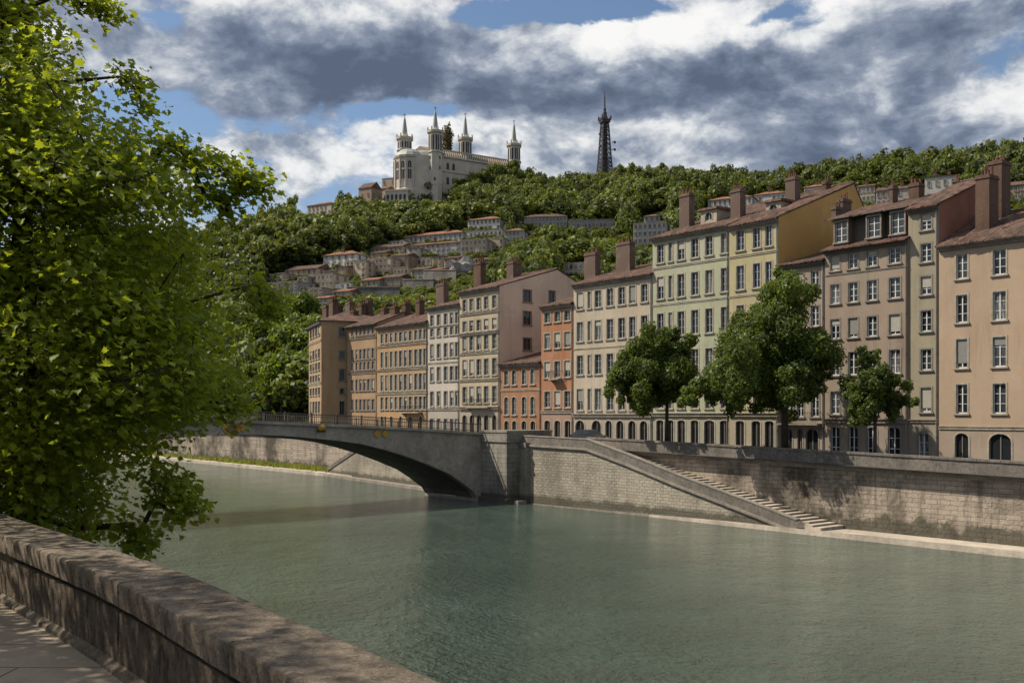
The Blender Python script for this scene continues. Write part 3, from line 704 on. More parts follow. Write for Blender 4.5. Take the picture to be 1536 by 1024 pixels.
# far street, sloping down along the river
st = MB(); ss = list(np.linspace(-90, 20, 12)); ss = [-420, -330, -170, -118, -96] + ss + [260]
for a, b in zip(ss, ss[1:]):
    te = lambda q: float(np.interp(q, [-420, -330, -170, -118, -96, -86, -80], [75.1, 74.9, 73.6, 73.0, 71.0, 67.8, 66.6]))
    st.poly([(a, te(a), zstreet(a)), (b, te(b), zstreet(b)), (b, 99, zstreet(b)), (a, 99, zstreet(a))])
structure(st.build('far_street', soil('far_street_asphalt', (.06, .058, .055), (.09, .085, .08), .6), None, (0, 0, 0), ANG))

RID = np.array([(-1500, 430, 300), (-900, 420, 300), (-200, 400, 380), (100, 395, 400), (300, 385, 430), (350, 372, 450), (400, 352, 480), (460, 332, 520), (530, 322, 560), (590, 312, 600), (660, 304, 612), (720, 292, 622),
                (785, 284, 640), (850, 290, 700), (905, 286, 730), (940, 278, 700), (1040, 280, 600), (1150, 290, 540), (1250, 277, 500), (1350, 272, 470), (1450, 265, 440), (1536, 258, 420), (1700, 232, 400), (2600, 225, 380)], float)
def hill_z(X, Y):
    X = np.asarray(X, float); Y = np.asarray(Y, float)
    k = np.clip(X / np.maximum(Y, 1.0), -1.6, 1.3); px = k * F + HX
    ry = np.interp(px, RID[:, 0], RID[:, 1]); Dr = np.interp(px, RID[:, 0], RID[:, 2])
    D0 = 95.0 / np.maximum(NN[0] * k + NN[1], 0.16); D0 = np.minimum(D0, Dr * .62)
    zr = EYE + (HY - ry) / F * Dr
    u = (Y - D0) / (Dr - D0)
    f = np.where(u < 0, 0, np.where(u < 1, np.clip(u, 0, 9) ** 1.12, 1 - (u - 1) * 0.55))
    bump = 2.2 * np.sin(X * .031 + Y * .017) * np.sin(Y * .023 - X * .012) * np.clip(u * 4, 0, 1) * np.clip((1.05 - u) * 5, 0, 1)
    return 5.6 + (zr - 5.6) * f + bump
def ray_hit(px, py):
    k = (px - HX) / F; e = (HY - py) / F
    Ys = np.linspace(110, 900, 1600); d = hill_z(k * Ys, Ys) - (EYE + e * Ys)
    i = np.argmax(d > 0); Y = Ys[i] if d[i] > 0 else 600.0
    return np.array([k * Y, Y, float(hill_z(k * Y, Y))])
ks = np.linspace(-1.5, .95, 190); us = np.linspace(-.05, 1.6, 90)
px_ = ks * F + HX; Dr_ = np.interp(px_, RID[:, 0], RID[:, 2]); D0_ = np.minimum(95 / np.maximum(NN[0] * ks + NN[1], .16), Dr_ * .62)
Yg = D0_[:, None] + us[None, :] * (Dr_ - D0_)[:, None]; Xg = ks[:, None] * Yg; Zg = hill_z(Xg, Yg)
Zg[:, 0] -= 1.0
vv = np.stack([Xg, Yg, Zg], -1).reshape(-1, 3); nu = len(us)
ii, jj = np.meshgrid(np.arange(len(ks) - 1), np.arange(nu - 1), indexing='ij'); q = (ii * nu + jj).ravel()
structure(link('hillside', np_mesh('hillside', vv, np.stack([q, q + nu, q + nu + 1, q + 1], 1), soil('hillside_undergrowth', (.02, .03, .012), (.055, .06, .03), .05), smooth=True)))

# ------------------------------------------------------------------ quay walls, stairs, path
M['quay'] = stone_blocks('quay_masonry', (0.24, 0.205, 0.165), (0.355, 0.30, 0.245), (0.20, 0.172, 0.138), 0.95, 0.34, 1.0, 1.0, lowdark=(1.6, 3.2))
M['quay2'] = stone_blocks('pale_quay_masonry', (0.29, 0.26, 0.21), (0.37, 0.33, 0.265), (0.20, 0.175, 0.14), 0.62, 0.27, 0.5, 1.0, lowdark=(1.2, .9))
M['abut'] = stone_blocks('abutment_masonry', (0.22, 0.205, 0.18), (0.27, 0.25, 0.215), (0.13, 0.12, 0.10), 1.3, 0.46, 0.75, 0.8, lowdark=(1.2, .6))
M['parapet'] = weathered('grey_parapet_stone', (0.185, 0.165, 0.145), .6, .5, .15, .5)
M['coping'] = weathered('coping_stone', (0.27, 0.24, 0.205), .7, .4, .15, .4)
M['path'] = weathered('pale_path_paving', (0.47, 0.41, 0.34), .5, .25, .1, .3)

def rv(mb, name, m, parent, O):      # shapes given in (s, t, z) become a child of a thing standing at O=(s, t)
    mb.v = [(x - O[0], y - O[1], z) for x, y, z in mb.v]
    return mb.build(name, m, parent)
def rthing(name, label, cat, O, group=None): return thing(name, label, cat, (*st2w(*O)[:2], 0), ANG, group)
def strip(mb, a, b, t0, t1, zlo, zhi, n=1, m=0):   # a bar along the river; zlo and zhi are functions of s
    for i in range(n):
        p, q_ = a + (b - a) * i / n, a + (b - a) * (i + 1) / n
        mb.hexa([(p, t0, zlo(p)), (q_, t0, zlo(q_)), (q_, t1, zlo(q_)), (p, t1, zlo(p))], [(p, t0, zhi(p)), (q_, t0, zhi(q_)), (q_, t1, zhi(q_)), (p, t1, zhi(p))], m)
SW = 64.5; MW = 67.5
pa = MB(); pa.hexa([(-60, 64.46, -2), (-50, 64.1, -2), (-42, 64.0, -2), (240, 64.0, -2), (240, MW + .3, -2), (-60, MW + .3, -2)], [(-60, 64.46, .22), (-50, 64.1, .34), (-42, 64.0, .42), (240, 64.0, .42), (240, MW + .3, .42), (-60, MW + .3, .26)]); structure(pa.build('quayside_path', M['path'], None, (0, 0, 0), ANG))
O = (-30, MW)
r = rthing('quay_wall', 'long stone embankment wall with dark parapet running right from the stairs below the houses', 'wall', O)
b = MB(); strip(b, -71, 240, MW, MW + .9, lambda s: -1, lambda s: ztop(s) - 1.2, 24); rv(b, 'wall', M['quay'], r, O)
b = MB(); strip(b, -71, 240, MW - .28, MW + .7, lambda s: ztop(s) - 1.22, lambda s: ztop(s) - 1.02, 24); strip(b, -71, 240, MW - .12, MW + .6, lambda s: ztop(s) - 1.40, lambda s: ztop(s) - 1.22, 24); rv(b, 'string_course', M['coping'], r, O)
b = MB(); strip(b, -71, 240, MW + .02, MW + .5, lambda s: ztop(s) - 1.02, lambda s: ztop(s) - .16, 24); rv(b, 'parapet', M['parapet'], r, O)
b = MB()
for i in range(96):
    a0 = -71 + 1.6 * i + .015; strip(b, a0, a0 + 1.57, MW - .05 - .01 * (i % 3), MW + .57, lambda s: ztop(s) - .16, lambda s: ztop(s) + .006 * (i % 2))
strip(b, -71 + 1.6 * 96, 240, MW - .05, MW + .57, lambda s: ztop(s) - .16, ztop)
rv(b, 'coping', M['parapet'], r, O)
# stairs down to the path
S0, S1 = -67.9, -44.9
zs_ = lambda s: np.interp(s, [-80, S0, -62.6, -56.8, -48.9, S1], [6.88, 6.66, 5.42, 3.90, 2.02, 1.02])
O = (-56, SW)
r = rthing('stone_staircase', 'stone staircase descending the embankment to the waterside path with a sloping parapet', 'stairs', O)
pts_ = [-77.6, -72, S0, -62.6, -56.8, -48.9, S1]
b = MB()
for p, q_ in zip(pts_, pts_[1:]): strip(b, p, q_, SW, SW + .5, lambda s: -1, lambda s: zs_(s) - 1.0)
rv(b, 'side_wall', M['quay2'], r, O)
b = MB()
for p, q_ in zip(pts_, pts_[1:]):
    strip(b, p, q_, SW - .2, SW + .45, lambda s: zs_(s) - 1.08, lambda s: zs_(s) - .90); strip(b, p, q_, SW - .1, SW + .44, lambda s: zs_(s) - 1.2, lambda s: zs_(s) - 1.08)
rv(b, 'string_course', M['coping'], r, O)
b = MB()
for p, q_ in zip(pts_, pts_[1:]): strip(b, p, q_, SW, SW + .42, lambda s: zs_(s) - .92, lambda s: zs_(s) - .1)
b.hexa([(S1, SW, .4), (S1 + .8, SW, .4), (S1 + .8, SW + .42, .4), (S1, SW + .42, .4)], [(S1, SW, .93), (S1 + .8, SW, .55), (S1 + .8, SW + .42, .55), (S1, SW + .42, .93)])
rv(b, 'parapet', M['parapet'], r, O)
b = MB()
for p, q_ in zip(pts_, pts_[1:]): strip(b, p, q_, SW - .05, SW + .48, lambda s: zs_(s) - .1, zs_)
rv(b, 'coping', M['coping'], r, O)
b = MB(); b.hexa([(-76.6, 64.44, -1), (-60.01, 64.44, -1), (-60.01, SW - .002, -1), (-76.6, SW - .002, -1)], [(-76.6, 64.44, .06), (-60.01, 64.44, .25), (-60.01, SW - .002, .25), (-76.6, SW - .002, .06)]); rv(b, 'footing', M['coping'], r, O)
b = MB(); N = 36; a0, a1 = -67.6, -42.8
for i in range(N):
    p = a0 + (a1 - a0) * i / N; q_ = a0 + (a1 - a0) * (i + 1) / N; z1 = 5.75 - (5.75 - .5) * i / (N - 1)
    t0 = SW + .5 if q_ < S1 + .8 else SW - .02
    b.box(p, q_, t0, MW - .002, .1, z1); b.box(p, q_ + .05, t0, MW - .002, z1, z1 + .05)
rv(b, 'steps', M['path'], r, O)
b = MB(); strip(b, -77.6, -67.6, SW + .45, MW, lambda s: 2, lambda s: 5.75); rv(b, 'landing', M['path'], r, O)

# ------------------------------------------------------------------ bridge
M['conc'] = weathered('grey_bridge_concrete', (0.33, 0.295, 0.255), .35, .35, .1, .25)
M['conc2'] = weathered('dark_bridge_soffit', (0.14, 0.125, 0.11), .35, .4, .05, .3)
def bridge():
    P0 = np.array(st2w(s_at(721, 62.6), 62.6)[:2]) + D * .02
    fb = Frame(P0, NN)
    r = thing('arch_bridge', 'grey concrete arch bridge with iron railing crossing the green river to the far quay', 'bridge', (*P0, 0), fb.ang)
    Y0, Y1 = 0.0, 9.5; XE = -62.0; XR = -.02
    pz_ = [(716, 747), (711, 738), (692, 723), (673, 710), (643, 697), (612, 685), (578, 674.5), (544, 666), (505, 660.5), (466, 657), (428, 653.6), (389, 652), (350, 651.3)]
    so_ = [(fb.x_at(a), fb.z_at(a, b)) for a, b in pz_]
    so_ += [(2 * so_[-1][0] - x, z) for x, z in reversed(so_[:-1])]
    tp = [(fb.x_at(a), fb.z_at(a, b)) for a, b in ((721, 648.2), (630, 642.2), (545, 637.6), (458, 634), (372, 630.4), (320, 629.2))]
    tp += [(-36, tp[-1][1] + .02), (-46, 8.15), (-54, 7.75), (XE, 7.4)]
    ztp = lambda x: np.interp(-x, [-a for a, _ in tp], [b for _, b in tp])
    xs = [x for x, _ in so_]
    b = MB(); u = MB()
    for (x0, z0), (x1, z1) in zip(so_, so_[1:]):
        for Y in (Y0, Y1 + 0): b.poly([(x0, Y, z0), (x1, Y, z1), (x1, Y, ztp(x1) - .25), (x0, Y, ztp(x0) - .25)])
        b.poly([(x0, Y0, z0), (x0, Y0 + .8, z0), (x1, Y0 + .8, z1), (x1, Y0, z1)])
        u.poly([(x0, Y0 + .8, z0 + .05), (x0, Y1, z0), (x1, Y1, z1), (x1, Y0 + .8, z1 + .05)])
        b.poly([(x0, Y0 + .8, z0), (x0, Y0 + .8, z0 + .05), (x1, Y0 + .8, z1 + .05), (x1, Y0 + .8, z1)])
    # spandrel walls outside the arch
    for (xa, xb) in ((so_[0][0], XR), (XE, so_[-1][0])):
        lo, hi = min(xa, xb), max(xa, xb)
        for a, c in zip(np.linspace(lo, hi, 5), np.linspace(lo, hi, 5)[1:]):
            for Y in (Y0, Y1): b.poly([(a, Y, -1), (c, Y, -1), (c, Y, ztp(c) - .25), (a, Y, ztp(a) - .25)])
    x = so_[-1][0]; b.poly([(x, Y0, -1), (x, Y1, -1), (x, Y1, so_[-1][1]), (x, Y0, so_[-1][1])])
    x = so_[0][0]; b.poly([(x, Y0, -1), (x, Y1, -1), (x, Y1, so_[0][1]), (x, Y0, so_[0][1])])
    off = Vector((0, 0, 0))
    def done(mb, n, m, par=None): mb.v = [tuple(Vector(v) + off) for v in mb.v]; return mb.build(n, m, par or r)
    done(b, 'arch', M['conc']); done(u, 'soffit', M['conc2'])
    e = MB()   # voussoir band, proud of the face
    for (x0, z0), (x1, z1) in zip(so_, so_[1:]):
        th = .42
        e.hexa([(x0, Y0 - .05, z0 + .005), (x1, Y0 - .05, z1 + .005), (x1, Y0 + .01, z1 + .005), (x0, Y0 + .01, z0 + .005)], [(x0, Y0 - .05, min(z0 + th, ztp(x0) - .4)), (x1, Y0 - .05, min(z1 + th, ztp(x1) - .4)), (x1, Y0 + .01, min(z1 + th, ztp(x1) - .4)), (x0, Y0 + .01, min(z0 + th, ztp(x0) - .4))])
    done(e, 'arch_band', M['conc'])
    d = MB(); X_ = np.linspace(XE, XR, 40)
    for a, c in zip(X_, X_[1:]):
        d.hexa([(a, Y0 - .3, ztp(a) - .25), (c, Y0 - .3, ztp(c) - .25), (c, Y1 + .3, ztp(c) - .25), (a, Y1 + .3, ztp(a) - .25)], [(a, Y0 - .3, ztp(a)), (c, Y0 - .3, ztp(c)), (c, Y1 + .3, ztp(c)), (a, Y1 + .3, ztp(a))])
    done(d, 'deck', M['conc'])
    for Y in (Y0 - .15, Y1 + .15):
        q = MB(); X2 = np.arange(XE, XR, .22)
        for a in X2: q.box(a - .016, a + .016, Y - .016, Y + .016, float(ztp(a)), float(ztp(a)) + .78)
        for a, c in zip(X_, X_[1:]):
            for h0, h1, wd in ((.76, .84, .05), (.10, .15, .03)):
                q.hexa([(a, Y - wd, ztp(a) + h0), (c, Y - wd, ztp(c) + h0), (c, Y + wd, ztp(c) + h0), (a, Y + wd, ztp(a) + h0)], [(a, Y - wd, ztp(a) + h1), (c, Y - wd, ztp(c) + h1), (c, Y + wd, ztp(c) + h1), (a, Y + wd, ztp(a) + h1)])
        ro = done(q, 'railing', M['iron2'])
        for a in np.arange(XE + 1, XR, 2.6):
            p = MB(); z = float(ztp(a)); p.box(-.06, .06, -.06, .06, 0, .93); p.build('post', M['iron2'], ro, (a, Y, z))
    # abutment on the far quay: front along the river, side wall back to the embankment
    c0 = np.array(st2w(s_at(760, 62.6), 62.6)[:2]); c1 = np.array(st2w(s_at(721, 62.6), 62.6)[:2]); c2 = c0 + NN * 6; c3 = c1 + NN * 6
    a = MB(); 
    def shell(e, z0, z1, mb):
        P = [c1 - NN * e - D * e, c0 - NN * e + D * e, c2 + D * e, c3 - D * e]
        mb.hexa([(*p, z0) for p in P], [(*p, z1) for p in P])
    shell(0, -1.5, 6.15, a); shell(.12, 6.15, 6.32, a); shell(.02, 6.32, 7.1, a); shell(.1, 7.1, 7.3, a); shell(.35, -1.5, .55, a)
    a.v = [(float((np.array(v[:2]) - P0) @ NN), float((np.array(v[:2]) - P0) @ -D), v[2]) for v in a.v]
    # keep the masonry pattern aligned with the faces
    done2 = a.build('abutment', M['abut'], r)
    return fb
M['iron2'] = plain('brown_iron_railing', (0.10, 0.085, 0.075), 0.6, 0.2)
FB = bridge()
M['signy'] = plain('yellow_sign_paint', (0.36, 0.22, 0.035), 0.6, var=.25, scale=1.5); M['signb'] = plain('brown_sign_back', (0.16, 0.10, 0.05), 0.7)
def diamond(px, py, half, label, grp=None):
    x_ = FB.x_at(px); q_ = FB.O + FB.dx * x_ - FB.dy * .07; p = (*q_, FB.z_at(px, py)); r = thing('navigation_sign', label, 'sign', p, FB.ang, grp)
    b = MB(); b.hexa([(-half, 0, 0), (0, 0, -half), (half, 0, 0), (0, 0, half)], [(-half, -.06, 0), (0, -.06, -half), (half, -.06, 0), (0, -.06, half)]); b.build('panel', M['signy'], r)
    if half > .5:
        h = half * .62; b = MB(); b.hexa([(-h, -.062, -.1), (0, -.062, -h - .1), (h, -.062, -.1), (0, -.062, h - .1)], [(-h, -.075, -.1), (0, -.075, -h - .1), (h, -.075, -.1), (0, -.075, h - .1)]); b.build('inner_panel', M['signb'], r)
    b = MB(); b.box(-.05, .05, -.001, .06, -.15, .15); b.build('bracket', M['iron'], r)
diamond(347, 642, .95, 'large yellow and brown diamond navigation sign on the bridge, partly behind the leaves')
diamond(363, 640, .42, 'small yellow diamond just right of the large diamond sign on the bridge face')
diamond(565, 650, .42, 'left diamond of the yellow pair on the bridge face')
diamond(577, 650, .42, 'right diamond of the yellow pair on the bridge face')
q_ = FB.O + FB.dx * FB.x_at(481) - FB.dy * .1; r = thing('navigation_lamp', 'round yellow navigation lamp fixed to the middle of the bridge face', 'lamp', (*q_, FB.z_at(481, 641)), FB.ang)
b = MB(); b.lathe((0, 0, -.3), [(0, 0), (.28, .02), (.42, .2), (.42, .42), (.28, .58), (0, .6)], 12); b.build('housing', M['signy'], r)
b = MB(); b.box(-.5, .5, -.05, .1, -.38, -.3); b.box(-.06, .06, 0, .1, -.3, .5); b.build('bracket', M['iron'], r)

# far embankment behind the bridge
EM = [(-330, 74.5), (-170, 73.2), (-118, 72.6), (-96, 70.6), (-86, 67.4)]
def along(mb, off0, off1, z0, z1, pts=None):
    P = [np.array(st2w(*p)[:2]) for p in (pts or EM)]
    n = []
    for i in range(len(P)):
        d = P[min(i + 1, len(P) - 1)] - P[max(i - 1, 0)]; d /= np.linalg.norm(d); n.append(np.array([-d[1], d[0]]))
    for i in range(len(P) - 1):
        A, Bq, C, E = P[i] + n[i] * off0, P[i + 1] + n[i + 1] * off0, P[i + 1] + n[i + 1] * off1, P[i] + n[i] * off1
        mb.hexa([(*A, z0), (*Bq, z0), (*C, z0), (*E, z0)], [(*A, z1), (*Bq, z1), (*C, z1), (*E, z1)])
r = thing('embankment_wall', 'pale stone embankment wall seen beneath the bridge arch with grass at its foot', 'wall', (0, 0, 0))
b = MB(); along(b, 0, 1.2, -1, 5.4); b.build('wall', M['quay'], r)
b = MB(); along(b, -.25, .9, 5.4, 5.62); b.build('string_course', M['coping'], r)
b = MB(); along(b, .03, .6, 5.62, 6.7); b.build('parapet', M['parapet'], r)
b = MB(); along(b, -2.6, .05, -1, .48); structure(b.build('towpath', M['path'], None))
P = [np.array(st2w(*p)[:2]) for p in EM]
gm = foliage('bank_grass', (0.09, 0.115, 0.025), (0.23, 0.26, 0.06), .4)
gv = []; 
for i in range(9000):
    j = rng.integers(0, len(P) - 1); f = rng.random(); p = P[j] * (1 - f) + P[j + 1] * f; p = p - NN * (abs(rng.normal(0, .6)) + .05)
    a = rng.uniform(0, math.pi); h = rng.uniform(.35, .95); w_ = .13; l = rng.normal(0, .12, 2)
    gv.append([(p[0] - w_ * math.cos(a), p[1] - w_ * math.sin(a), .47), (p[0] + w_ * math.cos(a), p[1] + w_ * math.sin(a), .47), (p[0] + l[0], p[1] + l[1], .48 + h)])
gv = np.array(gv)
o = link('grass', np_mesh('grass', gv.reshape(-1, 3), np.arange(len(gv) * 3).reshape(-1, 3), gm, np.repeat(rng.random(len(gv)), 3))); o['kind'] = 'stuff'; o['label'] = 'rough green grass along the foot of the far embankment'; o['category'] = 'grass'
# second stair, under the arch: descends to the left
p0, p1 = np.array(st2w(s_at(492, 71.2), 71.2)[:2]), np.array(st2w(s_at(562, 69.0), 69.0)[:2]); p2 = np.array(st2w(-76, 64.6)[:2])
dl = (p1 - p0); L1 = np.linalg.norm(dl); dl /= L1; L2 = np.linalg.norm(p2 - p0); nl_ = np.array([-dl[1], dl[0]])
r = thing('stone_ramp', 'sloping stone ramp against the embankment wall seen through the bridge arch', 'ramp', (*p0, 0), math.atan2(dl[1], dl[0]))
zq = lambda x: np.interp(x, [0, L1, L2], [.7, 5.6, 5.6])
b = MB()
for x0, x1 in ((0, L1), (L1, L2)): b.hexa([(x0, 0, -1), (x1, 0, -1), (x1, 2.6, -1), (x0, 2.6, -1)], [(x0, 0, zq(x0)), (x1, 0, zq(x1)), (x1, 2.6, zq(x1)), (x0, 2.6, zq(x0))])
b.build('side_wall', M['quay2'], r)
b = MB()
for x0, x1 in ((0, L1), (L1, L2)): b.hexa([(x0, -.12, zq(x0)), (x1, -.12, zq(x1)), (x1, .45, zq(x1)), (x0, .45, zq(x0))], [(x0, -.12, zq(x0) + .5), (x1, -.12, zq(x1) + .5), (x1, .45, zq(x1) + .5), (x0, .45, zq(x0) + .5)])
b.build('parapet', M['parapet'], r)
b = MB(); b.hexa([(0, -1.0, -1), (L2, -1.0, -1), (L2, -.0, -1), (0, -.0, -1)], [(0, -1.0, .35), (L2, -1.0, .35), (L2, 0, .35), (0, 0, .35)]); b.build('footing', M['coping'], r)

# ------------------------------------------------------------------ hill houses
def hill_house(label, px0, px1, ye, yb, colour, roof='hip', rot=-25, rows=None, name='hillside_house', tile='tiles2', bays=None, depth=10, rh=None, ypos=None, cat='house', chim=0, frontwin=True):
    c = ray_hit((px0 + px1) / 2, yb) if ypos is None else pt((px0 + px1) / 2, yb, ypos)
    dx = np.array([math.cos(R(rot)), math.sin(R(rot))])
    f0 = Frame(c[:2], dx); x0, x1 = f0.x_at(px0), f0.x_at(px1)
    fr = Frame(f0.O + dx * x0, dx); W = x1 - x0
    zb = EYE + (HY - yb) / F * c[1]; H = (yb - ye) / F * c[1]
    root = thing(name, label, cat, (fr.O[0], fr.O[1], zb), fr.ang, 'houses on the wooded hillside')
    wm = plaster('hill_plaster', colour, .5)
    rows = rows or max(1, round(H / 3.2)); bays = bays or max(2, round(W / 3.0))
    b = MB(); b.box(0, W, 0, depth, -9, H); b.build('wall', wm, root)
    h = rh or min(depth, W) * .22; ov = .5; b = MB()
    if roof == 'flat':
        b.box(-.15, W + .15, -.15, depth + .15, H, H + .35); b.build('roof', M['trimdark'], root)
    else:
        i = min(depth / 2, W / 2 - .2) if roof == 'hip' else -.02
        lo = [(-ov, -ov, H + .02), (W + ov, -ov, H + .02), (W + ov, depth + ov, H + .02), (-ov, depth + ov, H + .02)]
        if roof == 'gable': 
            lo = [(-ov * .4, -ov, H), (W + ov * .4, -ov, H), (W + ov * .4, depth + ov, H), (-ov * .4, depth + ov, H)]; i = -ov * .4
        A, B_ = (i, depth / 2, H + h), (W - i, depth / 2, H + h)
        b.poly([lo[0], lo[1], B_, A]); b.poly([lo[1], lo[2], B_]); b.poly([lo[2], lo[3], A, B_]); b.poly([lo[3], lo[0], A]); b.poly(list(reversed(lo)))
        b.build('roof', M[tile], root)
        b = MB(); b.box(-.25, W + .25, -.25, -.002, H - .35, H - .05); b.build('cornice', M['trim'], root)
    for q in range(chim):
        cc = MB(); cc.box(-.6, .6, -.4, .4, 0, h * .4 + 1.8); cc.box(-.7, .7, -.5, .5, h * .4 + 1.8, h * .4 + 2.0)
        co_ = cc.build('chimney', M['brick'], root, (W * (q + .6) / (chim + .3), depth * .35, H + h * .3))
        for pk in (-.3, .3):
            pp = MB(); pp.lathe((0, 0, 0), [(.17, 0), (.15, .5), (.1, .5), (0, .45)], 6); pp.build('chimney_pot', M['pot'], co_, (pk, 0, h * .4 + 2.0))
    rhh = H / rows
    def fw(x, y, z, rz):
        if random.random() < .07: return
        window(root, x, y, z, 1.0, round(min(1.9, rhh * .58), 1), rz, random.choice(('white', 'greysash')), 'trim', 0, True, False, name='window')
    for k in range(rows):
        for i in range(bays): fw(W * (i + .5) / bays, -.215, rhh * k + rhh * .28, 0)
        for i in range(2): fw(W + .215, depth * (i + .5) / 2, rhh * k + rhh * .28, math.pi / 2)
    HOUSES.append((px0, px1, ye - h / c[1] * F, yb, c[1]))
    return root
HOUSES = []
gw, ws, tn, br_, gy = (0.52, 0.51, 0.50), (0.64, 0.62, 0.59), (0.52, 0.41, 0.31), (0.42, 0.32, 0.25), (0.41, 0.375, 0.34)
HH = hill_house
HH('pale grey house with orange hipped roof at the upper left edge of the hill village', 485, 534, 382, 403, gw, rows=2, chim=1)
HH('slim white house wedged among tan houses left of the ochre terraces', 519, 531, 392, 416, ws, 'flat', rows=3, bays=2)
HH('small ochre house just left of the slim white house', 503, 518, 400, 420, (.40, .29, .15), 'gable', rows=2)
HH('tan three-storey house right of the slim white house', 532, 549, 393, 418, tn, 'flat', rows=3)
HH('brown flat-roofed block in the middle of the hill village', 551, 586, 388, 414, br_, 'flat', rows=3, bays=6)
HH('yellow-ochre house with low roof above the brown flat-roofed block', 556, 578, 379, 392, (.46, .30, .13), 'gable', rows=1, tile='tiles')
HH('reddish-brown house at the right end of the village row', 588, 611, 383, 408, (.29, .19, .14), 'gable', rows=3, tile='tiles')
HH('wide grey two-tone mansion, lower wing under the orange roofs', 610, 690, 366, 383, (.34, .33, .33), rows=2, bays=11, chim=1, rh=1.5)
HH('long grey mansion with orange roof, highest above the hill village', 606, 694, 352, 364, (.38, .38, .39), rows=1, bays=12, chim=2)
HH('small white house with flat roof left of the grey mansion', 583, 606, 362, 373, ws, 'flat', rows=1, bays=4)
HH('low dark-roofed house below the small white flat-roofed house', 556, 604, 371, 381, br_, 'gable', rows=1, bays=7, tile='tiles')
HH('low grey house beneath the wide mansion, half hidden by shrubs', 612, 646, 388, 401, gy, 'flat', rows=1, bays=5)
HH('tan flat-roofed house lower left on the hill village', 463, 500, 412, 432, tn, 'flat', rows=2, bays=6)
HH('grey-brown house with flat roof left of the tan flat-roofed house', 446, 462, 416, 434, (.29, .24, .20), 'flat', rows=2)
HH('low dark brown house behind the tan flat-roofed house', 428, 476, 404, 416, br_, 'gable', rows=1, bays=6, tile='tiles')
HH('grey stone house at the far left of the hill village', 400, 447, 424, 452, (.25, .24, .225), 'flat', rows=3, bays=6)
HH('two-storey grey house between the stone house and green slope', 449, 484, 433, 450, (.27, .245, .22), 'flat', rows=2, bays=5)
HH('small whitewashed shed with flat roof below the village houses', 502, 526, 425, 434, ws, 'flat', rows=1, bays=3)
HH('little orange-roofed cottage low on the slope beside the dense green trees', 420, 446, 472, 481, (.33, .22, .16), rows=1, bays=3)
HH('bright white hotel-like house with orange roof, four rows of windows', 702, 750, 329, 347, (.55, .55, .54), rows=2, bays=8, rot=-20, depth=22)
HH('pale stone lower wing beneath the bright white house', 697, 753, 346, 358, (.44, .42, .38), 'flat', rows=1, bays=9, rot=-20, depth=18)
HH('tan stone house stepping down below the white house', 691, 729, 360, 387, (.36, .30, .24), 'flat', rows=3, bays=6, rot=-20)
HH('brown house right of the tan stone house, partly covered by trees', 731, 755, 358, 378, br_, 'flat', rows=2, bays=4, rot=-20)
HH('long low grey building with dark roof right of the white house', 786, 850, 325, 341, (.33, .32, .31), rows=2, bays=12, tile='tiles', rot=-8)
HH('dull grey low building half sunk in trees', 853, 922, 330, 346, (.25, .24, .23), 'flat', rows=1, bays=12, rot=-8)
HH('pale grey tall house behind the pale green quayside house', 950, 1000, 335, 378, (.40, .39, .39), 'flat', rows=4, bays=7, rot=-15)
HH('small grey rooftop house rising above the pale grey tall house', 966, 990, 324, 334, (.38, .37, .37), rows=1, bays=3, rot=-15)
HH('pale ruined-looking house behind the pink gable roof', 846, 882, 395, 418, (.42, .38, .33), 'flat', rows=2, bays=5, rot=-20)
HH('white house with long orange roof behind the chimneys of the green house', 1062, 1128, 298, 322, (.46, .46, .47), rows=2, bays=9, rot=-28, chim=1)
HH('grey house with orange roof between two tall chimneys', 1130, 1178, 291, 318, (.42, .41, .42), rows=2, bays=7, rot=-28, chim=1)
HH('white house under an orange roof left of the mustard gable peak', 1206, 1241, 280, 306, (.46, .46, .46), rows=2, bays=5, rot=-28, chim=1)
HH('orange-roofed cream house right of the mustard gable peak', 1286, 1312, 279, 305, (.44, .38, .28), 'gable', rows=2, bays=4, rot=-28, chim=1)
HH('grey house with broken red roof above the dormered house', 1314, 1368, 284, 310, (.34, .30, .28), 'gable', rows=2, bays=7, rot=-28, tile='tiles', chim=2)
HH('large pale house with red roof and arched gable, right of the rooftops', 1387, 1436, 264, 302, (.40, .38, .365), rows=2, bays=4, rot=-28, tile='tiles', depth=24, chim=2)
HH('brown-roofed house at the right edge behind the great brick chimney', 1510, 1575, 276, 300, (.30, .22, .17), 'gable', rows=2, bays=7, rot=-30, tile='tiles', chim=1)
HH('small tan house with orange roof above the left end of the dark terrace wall', 541, 566, 420, 433, (.36, .28, .2), 'gable', rows=1, bays=3)
HH('brown two-storey house standing right above the stepped terrace', 571, 600, 416, 431, (.30, .23, .18), 'gable', rows=1, bays=4, tile='tiles')
HH('grey cottage with dark roof beside the upper grey terrace wall', 616, 642, 404, 418, (.29, .28, .26), 'gable', rows=1, bays=3, tile='tiles')
HH('little pale cottage among shrubs under the white shed', 470, 492, 447, 458, (.40, .37, .33), 'gable', rows=1, bays=3)
HH('narrow ochre house at the foot of the wide mansion', 648, 664, 384, 402, (.38, .29, .19), 'hip', rows=2, bays=2)
HH('grey house with brown roof right of the narrow ochre house', 666, 688, 387, 404, (.30, .28, .26), 'gable', rows=2, bays=3, tile='tiles')
HH('tan house with low brown roof just under the pale grey house at the village edge', 486, 503, 406, 419, (.44, .34, .25), 'gable', rows=1, bays=3, tile='tiles')
HH('ochre house squeezed below the reddish-brown house at the row end', 590, 612, 402, 416, (.46, .34, .21), 'flat', rows=1, bays=4)
HH('white cottage with orange roof above the upper grey terrace wall', 641, 662, 404, 417, (.54, .52, .49), 'gable', rows=1, bays=3)
